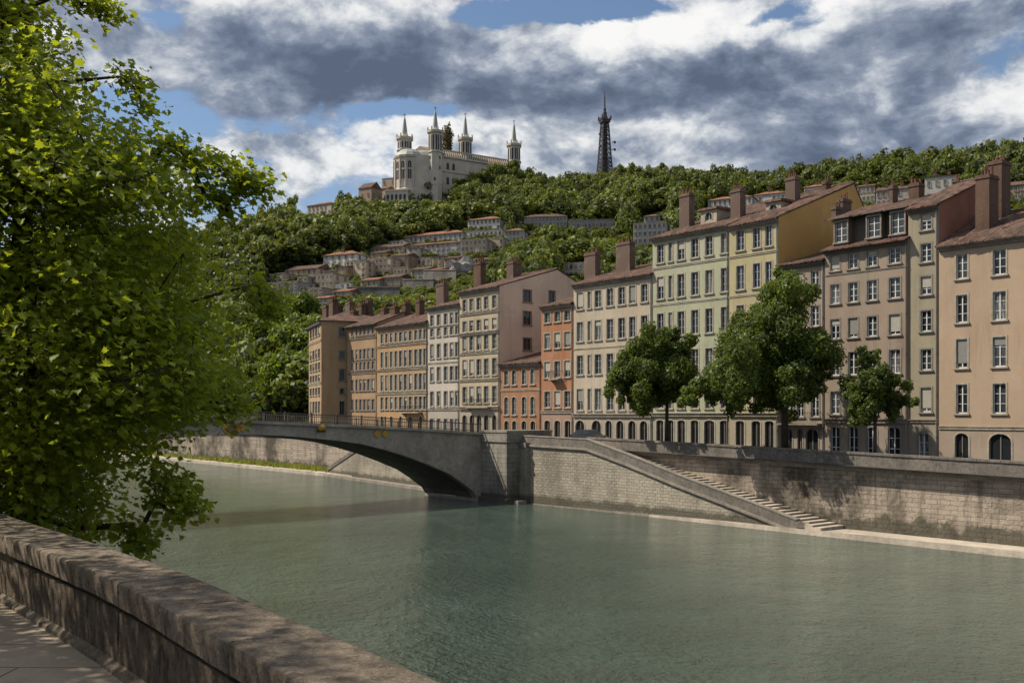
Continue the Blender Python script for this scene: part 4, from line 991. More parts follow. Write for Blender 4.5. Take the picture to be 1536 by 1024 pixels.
HH('brown house with flat roof over the grey stone house at the far left', 404, 428, 411, 425, (.34, .27, .21), 'flat', rows=1, bays=4)
HH('tan house below the small whitewashed shed', 500, 524, 437, 449, (.42, .33, .25), 'gable', rows=1, bays=4)
HH('grey two-storey house right of the brown house under the white hotel-like house', 757, 786, 346, 364, (.40, .385, .37), 'hip', rows=2, bays=5, rot=-15)
HH('small tan house below the stone house stepping down the hill', 704, 730, 390, 403, (.40, .32, .25), 'gable', rows=1, bays=4, tile='tiles')
HH('pale narrow house with orange roof between the village row and the mansion', 612, 628, 372, 388, (.48, .44, .40), 'hip', rows=2, bays=2)
HH('orange-walled house with dark roof at the lower left of the village', 428, 446, 452, 464, (.44, .27, .17), 'gable', rows=1, bays=3, tile='tiles')
M['terr'] = stone_blocks('terrace_wall_stone', (0.14, 0.135, 0.13), (0.19, 0.18, 0.165), (0.09, 0.09, 0.085), 1.2, .5, .6, .8)
def terrace(label, px0, px1, y0, y1, yb):
    a, c = ray_hit(px0, y1), ray_hit(px1, y1); d = (c - a)[:2]; L = np.linalg.norm(d); an = math.atan2(d[1], d[0])
    r = thing('terrace_wall', label, 'wall', a, an, 'stone terrace walls on the hill'); H = (y1 - y0) / F * a[1]; dz = c[2] - a[2]
    b = MB(); n = 6
    for i in range(n):
        x0, x1 = L * i / n, L * (i + 1) / n; z0, z1 = dz * i / n, dz * (i + 1) / n; hh = H - .004
        b.hexa([(x0, 0, z0 - 6), (x1, 0, z1 - 6), (x1, 3, z1 - 6), (x0, 3, z0 - 6)], [(x0, 0, z0 + hh), (x1, 0, z1 + hh), (x1, 3, z1 + hh), (x0, 3, z0 + hh)])
    b.build('wall', M['terr'], r)
    b = MB(); b.hexa([(0, -.2, H), (L, -.2, dz + H), (L, 1, dz + H), (0, 1, H)], [(0, -.2, H + .3), (L, -.2, dz + H + .3), (L, 1, dz + H + .3), (0, 1, H + .3)]); b.build('coping', M['trimdark'], r)
    HOUSES.append((px0, px1, y0, y1, min(a[1], c[1])))
terrace('dark grey stone terrace wall below the tan village houses', 520, 600, 431, 444, 0)
terrace('dark terrace wall stepping right above the cream town house', 604, 650, 420, 432, 0)
terrace('upper grey terrace wall beside the stone outcrop', 636, 684, 406, 420, 0)
terrace('lower terrace wall under the far left stone house', 402, 452, 458, 470, 0)
def outcrop():
    c = ray_hit(694, 412); bm = bmesh.new(); bmesh.ops.create_icosphere(bm, subdivisions=3, radius=1)
    for v in bm.verts:
        n = .25 * math.sin(v.co.x * 5 + v.co.z * 7) + .2 * math.sin(v.co.y * 9 + v.co.z * 4); v.co = Vector((v.co.x * 4.6, v.co.y * 3, v.co.z * 4.2)) * (1 + n)
    me = bpy.data.meshes.new('rock_outcrop'); bm.to_mesh(me); bm.free(); me.materials.append(weathered('pale_rock', (.30, .28, .27), .3, .5, .3, .8))
    o = link('rock_outcrop', me, None, (c[0], c[1], c[2] + 1.2)); tag(o, 'pale grey rock outcrop below the tan stone house', 'rock')
    HOUSES.append((684, 704, 386, 412, c[1]))
outcrop()

# ------------------------------------------------------------------ basilica
M['bas'] = plaster('basilica_limestone', (0.45, 0.405, 0.35), .45); M['copper'] = plain('green_grey_copper', (0.25, 0.265, 0.245), .6, .2); M['basdark'] = plain('window_shadow', (.03, .03, .035), .4)
M['bastile'] = plain('basilica_tiles', (.22, .165, .12), .9, var=.4, scale=.5)
BY = 600.0
def bpt(px, py, Y): p = pt(px, py, Y); return p
def basilica():
    base = bpt(653, 300, BY); r = thing('basilica', 'white stone hilltop basilica with four octagonal spired towers and rounded apse', 'church', base)
    off = -Vector(base)
    def done(mb, n, m, par=None, sh=True):
        if sh: mb.v = [tuple(Vector(v) + off) for v in mb.v]
        return mb.build(n, m, par or r)
    tw = dict(a=(607, BY * 1.024), b=(653, BY), c=(698, BY * 1.027), d=(771, BY * 1.05))
    spec = dict(a=(11.5, 206, 226, 172, 300), b=(11.2, 196, 229, 162, 300), c=(10.5, 207, 234, 171, 290), d=(10.5, 216, 243, 182, 290))
    C = {}
    for k, (px, Y) in tw.items():
        hw, yt, yl, ysp, yb = spec[k]; m = Y / F; c = bpt(px, yb, Y); C[k] = c; rr = hw * m * 1.04; z = lambda y: (yb - y) * m
        t = MB(); zl, zt = z(yl), z(yt)
        t.lathe((0, 0, 0), [(rr * .96, -8), (rr * .96, zl * .3), (rr * 1.0, zl * .3 + .3), (rr * .95, zl * .3 + .6), (rr * .95, zl - .8), (rr * 1.06, zl - .5), (rr * 1.06, zl), (rr * .93, zl + .1), (rr * .93, zt - 2.4), (rr * 1.1, zt - 1.7), (rr * 1.12, zt - .4), (rr * .9, zt - .4), (0, zt - .3)], 8, rot=math.pi / 8)
        o = t.build('tower', M['bas'], r, tuple(c + np.array(off)))
        for i in range(8):   # lantern windows and corner pinnacles
            a = 2 * math.pi * i / 8; ap = rr * .93 * math.cos(math.pi / 8)
            wn = MB(); hgt = zt - 2.9 - zl - 1.2
            for sx in (-.95, .95):
                n_ = 8; rw = .52
                wn.poly([(sx - rw, 0, 0), (sx + rw, 0, 0)] + [(sx + rw * math.cos(math.pi * q / n_), 0, hgt - rw + rw * math.sin(math.pi * q / n_)) for q in range(n_ + 1)])
            wo = wn.build('lantern_window', M['basdark'], o, ((ap + .02) * math.cos(a), (ap + .02) * math.sin(a), zl + .8), a + math.pi / 2)
            pn = MB(); a2 = a + math.pi / 8; pn.lathe((0, 0, 0), [(.42, 0), (.42, 1.0), (.3, 1.1), (.45, 1.5), (0, 2.3)], 6)
            pn.build('pinnacle', M['bas'], o, (rr * 1.02 * math.cos(a2), rr * 1.02 * math.sin(a2), zt - .4))
            if zl > 12:
                for zz in (zl * .38, zl * .62, zl * .84):
                    if (i + int(zz)) % 2 == 0:
                        sw = MB(); sw.poly([(-.5, 0, 0), (.5, 0, 0), (.5, 0, 1.5), (.25, 0, 2.0), (-.25, 0, 2.0), (-.5, 0, 1.5)])
                        ap2 = rr * .97 * math.cos(math.pi / 8) + .02
                        sw.build('slit_window', M['basdark'], o, (ap2 * math.cos(a), ap2 * math.sin(a), zz), a + math.pi / 2)
        s = MB(); zs0 = zt - .35; zsp = z(ysp)
        s.lathe((0, 0, 0), [(rr * .85, 0), (rr * .56, .8), (rr * .44, 1.4), (rr * .38, 2.4), (rr * .15, (zsp - zs0) * .78), (rr * .05, (zsp - zs0) * .9)], 8, rot=math.pi / 8)
        so_ = s.build('spire', M['copper'], o, (0, 0, zs0))
        x = MB(); q = (zsp - zs0); x.tube((0, 0, q * .85), (0, 0, q + .8), .16, .12, 6); x.box(-.75, .75, -.12, .12, q - .2, q + .1); x.lathe((0, 0, q * .9), [(0, -.35), (.35, 0), (0, .35)], 6)
        x.build('cross', M['iron'], so_)
    a, b, c, d = C['a'], C['b'], C['c'], C['d']
    zc = bpt(700, 242, BY * 1.027)[2]      # nave cornice
    far = d + (a - b) * 1.0
    P4 = [b[:2], d[:2], far[:2], a[:2]]
    n = MB(); n.hexa([(*p, 125) for p in P4], [(*p, zc) for p in P4]); done(n, 'nave', M['bas'])
    # cornice, balustrade arcade and roof
    ax = (d - b)[:2]; L = np.linalg.norm(ax); ax = ax / L; out = np.array([ax[1], -ax[0]])
    q = MB(); w2 = lambda x, o_, z: (*(b[:2] + ax * x + out * o_), z)
    def bar(mb, x0, x1, o0, o1, z0, z1): mb.hexa([w2(x0, o0, z0), w2(x1, o0, z0), w2(x1, o1, z0), w2(x0, o1, z0)], [w2(x0, o0, z1), w2(x1, o0, z1), w2(x1, o1, z1), w2(x0, o1, z1)])
    bar(q, 3, L - 3, .02, .9, zc - .9, zc); bar(q, 3, L - 3, .02, .5, zc - 9.5, zc - 9.0); done(q, 'cornice', M['bas'])
    q = MB(); bar(q, 3, L - 3, -.5, .3, zc + 3.2, zc + 3.9)
    nb_ = 34
    for i in range(nb_): x = 3.2 + (L - 6.4) * i / (nb_ - 1); bar(q, x - .28, x + .28, -.4, .2, zc, zc + 3.2)
    done(q, 'arcade', M['bas'])
    q = MB(); zr = zc + 5.0; e = (a - b)[:2]
    r0, r1 = b[:2] + e * .5, d[:2] + e * .5; i0, i1 = b[:2] + e * .06, d[:2] + e * .06; j0, j1 = b[:2] + e * .94, d[:2] + e * .94
    q.poly([(*i0, zc + 2.0), (*i1, zc + 2.0), (*r1, zr + 2), (*r0, zr + 2)]); q.poly([(*j1, zc + 2.0), (*j0, zc + 2.0), (*r0, zr + 2), (*r1, zr + 2)])
    q.poly([(*i0, zc), (*i0, zc + 2), (*r0, zr + 2), (*j0, zc + 2), (*j0, zc)]); q.poly([(*i0, zc), (*i1, zc), (*i1, zc + 2), (*i0, zc + 2)])
    done(q, 'nave_roof', M['bastile'])
    for i, x in enumerate((8.5, 12.5, 28, 33, 38, 43, 48)):
        for zz, hh in (((zc - 8, 4.2), (zc - 17, 4.5)) if i < 2 else ((zc - 8.5, 4.5),)):
            if abs(x - np.dot((c - b)[:2], ax)) < 6: continue
            wv = MB(); rw = .95
            wv.poly([(-rw, 0, 0), (rw, 0, 0)] + [(rw * math.cos(math.pi * k / 8), 0, hh - rw + rw * math.sin(math.pi * k / 8)) for k in range(9)])
            p = w2(x, .03, zz); wv.build('nave_window', M['basdark'], r, tuple(Vector(p) + off), math.atan2(ax[1], ax[0]))
    # apse
    ac = np.array([(614.5 - HX) / F * BY * 1.008, BY * 1.008]); ar = 23.5 * .4
    m = .4 * 1.008; zz = lambda y: EYE + (HY - y) * m
    q = MB(); nA = 14
    q.lathe((*ac, 0), [(ar * 1.1, 120), (ar * 1.1, zz(288)), (ar * 1.04, zz(287)), (ar, zz(286)), (ar, zz(241.5)), (ar * 1.05, zz(240.5)), (ar * 1.07, zz(237.5)), (ar * .96, zz(237))], nA, rot=.1)
    ao = done(q, 'apse', M['bas'])
    q = MB(); q.lathe((*ac, 0), [(ar * 1.0, zz(237.3)), (ar * .86, zz(232)), (ar * .6, zz(227)), (ar * .3, zz(225)), (0, zz(224.5))], nA, rot=.1)
    q.hexa([(*(ac + np.array([0, -ar * .8])), zz(237)), (*(b[:2] + np.array([-1, 1])), zz(237)), (*(b[:2] + np.array([-1, 9])), zz(237)), (*(ac + np.array([0, ar * .8])), zz(237))],
           [(*(ac + np.array([0, -ar * .1])), zz(225.5)), (*(b[:2] + np.array([-1, 4])), zz(226)), (*(b[:2] + np.array([-1, 5])), zz(226)), (*(ac + np.array([0, ar * .1])), zz(225.5))])
    done(q, 'apse_roof', M['copper'])
    q = MB(); A, B2 = ac + np.array([2, -ar * .93]), b[:2] + np.array([-1.5, -2.0]); q.hexa([(*A, 120), (*B2, 120), (*(B2 + [0, 12]), 120), (*(A + [0, 18]), 120)], [(*A, zz(237.2)), (*B2, zz(237.2)), (*(B2 + [0, 12]), zz(237.2)), (*(A + [0, 18]), zz(237.2))]); done(q, 'choir', M['bas'])
    for i in range(nA):
        a0 = .1 + 2 * math.pi * (i + .5) / nA
        if math.sin(a0) > .25: continue
        ap = ar * math.cos(math.pi / nA) + .03
        for z0, z1 in ((zz(273), zz(246.5)),):
            wv = MB(); rw = 1.05; hh = z1 - z0
            wv.poly([(-rw, 0, 0), (rw, 0, 0)] + [(rw * math.cos(math.pi * k / 8), 0, hh - rw + rw * math.sin(math.pi * k / 8)) for k in range(9)])
            wo = wv.build('apse_window', M['basdark'], ao, tuple(Vector((ac[0] + ap * math.cos(a0), ac[1] + ap * math.sin(a0), z0)) + off), a0 + math.pi / 2)
            bb = MB(); bb.box(-rw - .1, rw + .1, -.22, -.02, hh * .52, hh * .60); bb.box(-.1, .1, -.2, -.02, 0, hh * .9); bb.build('mullion', M['bas'], wo)
        a1 = .1 + 2 * math.pi * i / nA; bt = MB(); bt.box(-.42, .42, -.5, .6, 0, zz(243) - zz(286)); bt.build('buttress', M['bas'], ao, tuple(Vector((ac[0] + ar * math.cos(a1), ac[1] + ar * math.sin(a1), zz(286))) + off), a1 + math.pi / 2)
    # low porch at the foot of the apse
    q = MB(); pA = bpt(578, 306, BY * .99); pB = bpt(612, 306, BY * .985); dv = (pB - pA)[:2]; dv /= np.linalg.norm(dv); nv = np.array([-dv[1], dv[0]])
    PP = [pA[:2], pB[:2], pB[:2] + nv * 9, pA[:2] + nv * 9]; q.hexa([(*p, 120) for p in PP], [(*p, pA[2] + 7.5) for p in PP])
    P2 = [PP[0] - dv * .4 - nv * .4, PP[1] + dv * .4 - nv * .4, PP[2] + dv * .4, PP[3] - dv * .4]; q.hexa([(*p, pA[2] + 7.5) for p in P2], [(*p, pA[2] + 8.3) for p in P2]); po = done(q, 'porch', M['bas'])
    for i in range(5):
        wv = MB(); rw = .8; hh = 4.5; wv.poly([(-rw, 0, 0), (rw, 0, 0)] + [(rw * math.cos(math.pi * k / 8), 0, hh - rw + rw * math.sin(math.pi * k / 8)) for k in range(9)])
        p = pA[:2] + dv * (1.6 + 2.6 * i) - nv * .03; wv.build('porch_window', M['basdark'], po, tuple(Vector((*p, pA[2] + 1)) + off), math.atan2(dv[1], dv[0]))
basilica()
HOUSES.append((572, 672, 225, 312, 585)); HOUSES.append((672, 690, 235, 282, 598)); HOUSES.append((690, 780, 235, 262, 600))
HH('old brown chapel buildings just left of the basilica apse', 556, 580, 284, 302, (.38, .32, .26), 'gable', ypos=600, rows=2, bays=4, rot=-30, cat='chapel', name='chapel')
HH('tall narrow ruin of brown stone touching the basilica', 573, 592, 268, 300, (.37, .31, .25), 'flat', ypos=612, rows=3, bays=3, rot=-20, cat='ruin', name='stone_ruin')
HH('small brown stone house with pointed roof left of the chapel', 538, 557, 282, 300, (.27, .20, .15), 'gable', ypos=590, rows=1, bays=2, rot=-30, rh=4, tile='tiles')
HH('lone pale house with orange hipped roof on the left shoulder of the hill', 461, 497, 307, 325, (.42, .37, .31), ypos=540, rows=2, bays=6, rot=-30)

# ------------------------------------------------------------------ iron lattice tower
M['latt'] = plain('dark_lattice_iron', (0.055, 0.05, 0.055), .6, .3)
def lattice():
    Y = 740.0; m = Y / F; yb = 292; base = pt(907, yb, Y); r = thing('lattice_tower', 'dark iron lattice tower with antenna mast on the hilltop', 'tower', base, R(20))
    z = lambda y: (yb - y) * m
    prof = [(292, 19.0), (262, 14.5), (250, 13.0), (238, 11.8), (224, 10.4), (210, 9.2), (197, 8.0), (184, 6.8)]
    prof = [(z(y), w * m * .68) for y, w in prof]
    lg = [(-1, -1), (1, -1), (1, 1), (-1, 1)]
    for sx, sy in lg:
        b = MB()
        for (z0, w0), (z1, w1) in zip(prof, prof[1:]): b.box(0, 0, 0, 0, 0, 0) if False else b.tube((sx * w0 * .9, sy * w0 * .9, z0), (sx * w1 * .9, sy * w1 * .9, z1), .62, .55, 5)
        b.build('leg', M['latt'], r)
    b = MB()
    for (z0, w0), (z1, w1) in zip(prof, prof[1:]):
        for i in range(4):
            (ax_, ay), (bx, by) = lg[i], lg[(i + 1) % 4]
            zm, wm = (z0 + z1) / 2, (w0 + w1) / 2
            for (za, wa, zb, wb) in ((z0, w0, zm, wm), (zm, wm, z1, w1)):
                b.tube((ax_ * wa * .9, ay * wa * .9, za), (bx * wb * .9, by * wb * .9, zb), .24, n=4); b.tube((bx * wa * .9, by * wa * .9, za), (ax_ * wb * .9, ay * wb * .9, zb), .24, n=4)
                b.tube((ax_ * wb * .9, ay * wb * .9, zb), (bx * wb * .9, by * wb * .9, zb), .28, n=4)
    b.build('bracing', M['latt'], r)
    b = MB(); b.lathe((0, 0, 0), [(2.3, 0), (2.1, z(240)), (1.9, z(184))], 6)
    for k in range(26): zz = 1 + k * (z(186) - 2) / 26; b.lathe((0, 0, zz), [(2.1, 0), (2.5, .1), (2.5, .5), (2.1, .6)], 6)
    b.build('lift_shaft', M['latt'], r)
    b = MB(); w = 6.6 * m
    b.box(-w, w, -w, w, z(184.5), z(181)); b.box(-w * 1.12, w * 1.12, -w * 1.12, w * 1.12, z(181), z(180)); 
    for sx, sy in lg: b.box(sx * w * 1.05 - .4, sx * w * 1.05 + .4, sy * w * 1.05 - .4, sy * w * 1.05 + .4, z(180), z(174.5))
    for k in range(9):
        for s_ in (-1, 1):
            q = -w + 2 * w * k / 8; b.box(q - .1, q + .1, s_ * w * 1.08 - .1, s_ * w * 1.08 + .1, z(180), z(177)); b.box(s_ * w * 1.08 - .1, s_ * w * 1.08 + .1, q - .1, q + .1, z(180), z(177))
    b.build('platform', M['latt'], r)
    b = MB(); b.lathe((0, 0, z(180)), [(4.4 * m, 0), (4.4 * m, 5 * m), (3.6 * m, 5.6 * m), (3.4 * m, 11 * m), (2.4 * m, 12 * m), (2.2 * m, 17 * m), (1.0 * m, 18.5 * m), (.8 * m, 20 * m)], 8); b.build('cabin', M['latt'], r)
    b = MB(); b.tube((0, 0, z(162)), (0, 0, z(146)), .62, .5, 6); b.tube((0, 0, z(146)), (0, 0, z(140)), .42, .2, 6); b.tube((0, 0, z(140)), (0, 0, z(134)), .14, .06, 5); b.build('antenna', M['latt'], r)
    b = MB()
    for sx, y in ((-1, 224), (1, 226), (-1, 205), (1, 215)): w_ = 11.5 * m * .9; b.tube((sx * w_ * .8, -w_ * .7, z(y)), (sx * w_ * 1.25, -w_ * .9, z(y - 2)), .3, n=5); b.lathe((sx * w_ * 1.2, -w_ * .9, z(y)), [(0, -.9), (.9, -.5), (.9, .6), (0, 1.0)], 6)
    b.build('dish_cluster', M['latt'], r)
lattice()

# ------------------------------------------------------------------ foliage
def norm(a): return a / np.maximum(np.linalg.norm(a, axis=1, keepdims=True), 1e-6)
def crown_points(n, lobes, r):
    """leaf positions and outward directions on lobes = rows of (x, y, z, radius)"""
    L = np.asarray(lobes, float); p = L[:, 3] ** 2; idx = r.choice(len(L), n, p=p / p.sum())
    d = norm(r.standard_normal((n, 3))); rad = L[idx, 3] * np.clip(1 - r.normal(.08, .2, n), .3, 1.35) 
    pos = L[idx, :3] + d * rad[:, None]
    ins = np.zeros(n, bool)
    for j, l in enumerate(L): ins |= (np.linalg.norm(pos - l[:3], axis=1) < l[3] * .55) & (idx != j)
    keep = ~ins
    return pos[keep], d[keep], idx[keep]
def cards(pos, d, size, r, jit=.55, aspect=.62):
    n = len(pos); nrm = norm(d + r.normal(0, jit, (n, 3)))
    ref = norm(r.standard_normal((n, 3))); u = norm(np.cross(nrm, ref)); v = np.cross(nrm, u)
    s = (size * r.uniform(.7, 1.35, n))[:, None]
    a = pos - u * s; b = pos - v * s * aspect + nrm * s * .12; c = pos + u * s; e = pos + v * s * aspect + nrm * s * .12
    return np.stack([a, b, c, e], 1)
def crown_mesh(name, lobes, n, size, m, r, jit=.75):
    pos, d, idx = crown_points(n, lobes, r)
    q = cards(pos, d, size, r, jit); k = len(q)
    lob = r.uniform(0, 1, len(lobes)); tint = np.clip(.5 * lob[idx] + .5 * r.random(k), 0, 1)
    return np_mesh(name, q.reshape(-1, 3), np.arange(4 * k).reshape(-1, 4), m, np.repeat(tint, 4))
def rand_lobes(r, R_, H, n, z0, rl=(.38, .58)):
    out = []
    for i in range(n):
        z = r.uniform(.12, .88); w = math.sin(math.pi * (z * .8 + .12)) ** .7
        a = r.uniform(0, 2 * math.pi); q = R_ * w * math.sqrt(r.uniform(.15, .75))
        out.append((q * math.cos(a), q * math.sin(a), z0 + z * H, R_ * r.uniform(*rl)))
    return out
M['bark'] = weathered('brown_grey_bark', (.075, .06, .048), 1.5, .5, .2, .8)
M['hillleaf'] = foliage('hillside_leaves', (.014, .030, .008), (.17, .21, .036), .32)
M['darkleaf'] = foliage('dark_hill_leaves', (.014, .028, .010), (.055, .082, .020), .25)
M['quayleaf'] = foliage('quay_tree_leaves', (.015, .031, .009), (.115, .16, .027), .38)
M['bushleaf'] = foliage('bank_tree_leaves', (.022, .045, .008), (.16, .22, .025), .38)

from mathutils import noise as mnoise
def forest():
    r = np.random.default_rng(5)
    V = []; Tn = []
    protos = []
    for i in range(9):
        L = rand_lobes(r, 1.0, 2.1, 9 if i < 7 else 6, .35, (.34, .52) if i < 7 else (.28, .4))
        pos, d, idx = crown_points(760, L, r); q = cards(pos, d, .12, r, .42, .75)
        lob = r.uniform(0, 1, len(L)); protos.append((q, np.clip(.45 * lob[idx] + .35 * r.random(len(q)), 0, 1)))
    pts = []
    us_, dens = 0, 0
    while len(pts) < 5400:
        k = r.uniform(-.62, .62); u = r.uniform(.02, 1.06)
        px = k * F + HX; Dr = np.interp(px, RID[:, 0], RID[:, 2]); D0 = min(95 / max(NN[0] * k + NN[1], .16), Dr * .62)
        Y = D0 + u * (Dr - D0)
        if r.random() > (Y / 620) : continue
        X = k * Y; z = float(hill_z(X, Y)); shrub = r.random() < .25; hgt = r.uniform(2.0, 4.5) if shrub else r.uniform(6.0, 16.0); s = r.uniform(1.6, 2.8) if shrub else r.uniform(3.0, 7.4)
        pb = HY - (z - EYE) / Y * F; ptop = HY - (z + hgt - EYE) / Y * F; hw = s / Y * F
        bad = False
        for (a, b, y0, y1, Yh) in HOUSES:
            if a - hw < px < b + hw and Y < Yh + 13 and ptop < y1 - .16 * (y1 - y0) - 1 and pb > y0 - 1: bad = True; break
        if bad: continue
        if X * NN[0] + Y * NN[1] < 99: continue
        pts.append((X, Y, z, hgt, s, px))
    n0 = len(pts); tries = 0
    while len(pts) < n0 + 2600 and tries < 40000:
        tries += 1
        c = None; pxx, pyy = r.uniform(385, 1010), r.uniform(345, 485); k = (pxx - HX) / F
        Ys = np.linspace(110, 800, 140); dd = hill_z(k * Ys, Ys) - (EYE + (HY - pyy) / F * Ys); i = int(np.argmax(dd > 0))
        if dd[i] <= 0: continue
        Y = Ys[i] + r.uniform(-3, 3); X = k * Y; z = float(hill_z(X, Y)); hgt = r.uniform(1.6, 4.2); s = r.uniform(1.3, 2.6)
        pb = HY - (z - EYE) / Y * F; ptop = HY - (z + hgt - EYE) / Y * F; hw = s / Y * F
        if any(a - hw < pxx < b + hw and Y < Yh + 13 and ptop < y1 - .25 * (y1 - y0) - 1 and pb > y0 - 1 for (a, b, y0, y1, Yh) in HOUSES): continue
        if X * NN[0] + Y * NN[1] < 99: continue
        pts.append((X, Y, z, hgt, s, pxx))
    for (X, Y, z, hgt, s, px) in pts:
        q, tn = protos[r.integers(0, 9)]
        a = r.uniform(0, 6.28); c, sn = math.cos(a), math.sin(a)
        w = q.reshape(-1, 3); o = np.empty_like(w); o[:, 0] = (w[:, 0] * c - w[:, 1] * sn) * s + X; o[:, 1] = (w[:, 0] * sn + w[:, 1] * c) * s + Y; o[:, 2] = w[:, 2] * hgt / 2.5 + z
        V.append(o); darkside = .42 if px > 1000 else 0
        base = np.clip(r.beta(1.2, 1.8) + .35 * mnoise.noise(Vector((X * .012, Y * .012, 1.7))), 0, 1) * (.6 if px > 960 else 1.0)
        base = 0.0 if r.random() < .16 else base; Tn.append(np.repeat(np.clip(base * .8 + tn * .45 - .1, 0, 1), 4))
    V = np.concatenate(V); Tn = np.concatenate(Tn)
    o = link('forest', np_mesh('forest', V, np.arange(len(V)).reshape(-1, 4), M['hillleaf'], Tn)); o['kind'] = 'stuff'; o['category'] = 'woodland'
    o['label'] = 'dense green wood covering the hillside below the basilica and tower'
forest()

def branchy(mb, base, H, R_, r, n=7, lean=0, trunk=.3):
    top = (base[0] + r.normal(0, .1), base[1], base[2] + H * .55)
    mb.tube(base, top, trunk, trunk * .55, 10)
    mb.tube((base[0], base[1], base[2] - .3), (base[0], base[1], base[2] + .5), trunk * 1.45, trunk, 10)
    for i in range(n):
        a = 2 * math.pi * i / n + r.uniform(-.3, .3); f = r.uniform(.55, 1.0)
        p = Vector(base).lerp(Vector(top), f); e = p + Vector((math.cos(a) * R_ * .7, math.sin(a) * R_ * .7, H * r.uniform(.15, .42)))
        mid = p.lerp(e, .5) + Vector((0, 0, H * .06))
        mb.tube(p, mid, trunk * .42, trunk * .26, 7); mb.tube(mid, e, trunk * .26, trunk * .08, 6)
        for j in range(2):
            e2 = mid + Vector((r.normal(0, R_ * .4), r.normal(0, R_ * .4), H * r.uniform(.1, .3))); mb.tube(mid, e2, trunk * .18, trunk * .05, 5)

def tree(name, label, loc, lobes, n, size, leaf, H, R_, trunk, seed, group=None, cat='tree', jit=.75):
    r = np.random.default_rng(seed); root = thing(name, label, cat, loc, 0, group)
    b = MB(); branchy(b, (0, 0, 0), H, R_, r, 7, 0, trunk); b.build('trunk', M['bark'], root, smooth=True)
    link('crown', crown_mesh('crown', lobes, n, size, leaf, r, jit), root)
    return root
# three trees on the quay; lobes given as photo points become lobes at the tree's own distance
def quay_tree(label, pxt, t, lob, n, size, seed, trunk, leafm='quayleaf'):
    s = s_at(pxt, t); base = np.array(st2w(s, t, zstreet(s))); Y = base[1]; r = np.random.default_rng(seed); L = []
    for (px, py, rp) in lob:
        p = pt(px, py, Y); rad = rp / F * Y
        for q in range(10): L.append((p[0] - base[0] + r.normal(0, rad * .45), r.normal(0, rad * 1.15), p[2] - base[2] + r.normal(0, rad * .45), rad * r.uniform(.28, .62)))
    H = max(l[2] for l in L)
    return tree('quay_tree', label, tuple(base), L, n, size, M[leafm], H, max(l[3] for l in L) * 1.6, trunk, seed)
quay_tree('broad mid-sized tree in front of the beige arcaded house, left of the three quay trees', 1000, 69.5,
          [(985, 515, 22), (1015, 525, 24), (955, 535, 24), (990, 550, 30), (930, 560, 22), (960, 580, 26), (1010, 575, 28), (920, 575, 16), (1030, 560, 18), (985, 598, 22), (945, 592, 14), (1005, 505, 14)], 50000, .135, 21, .22)
quay_tree('largest dark tree on the quay with a tall round crown and bare black trunk', 1178, 69.5,
          [(1168, 424, 15), (1165, 435, 20), (1150, 465, 34), (1190, 460, 32), (1125, 500, 36), (1170, 505, 42), (1212, 505, 34), (1105, 545, 36), (1150, 550, 40), (1192, 550, 36), (1218, 538, 19), (1092, 575, 24), (1130, 582, 29), (1175, 588, 32), (1214, 585, 20), (1062, 588, 17), (1046, 580, 13), (1100, 605, 18), (1228, 562, 11), (1035, 592, 14)], 85000, .135, 22, .34)
quay_tree('smallest quay tree with sparse crown before the mauve dormered house', 1312, 69.5,
          [(1302, 535, 13), (1310, 555, 18), (1290, 575, 20), (1322, 580, 22), (1345, 600, 15), (1283, 595, 11), (1305, 605, 22), (1335, 612, 14), (1290, 615, 16)], 16000, .13, 23, .17)
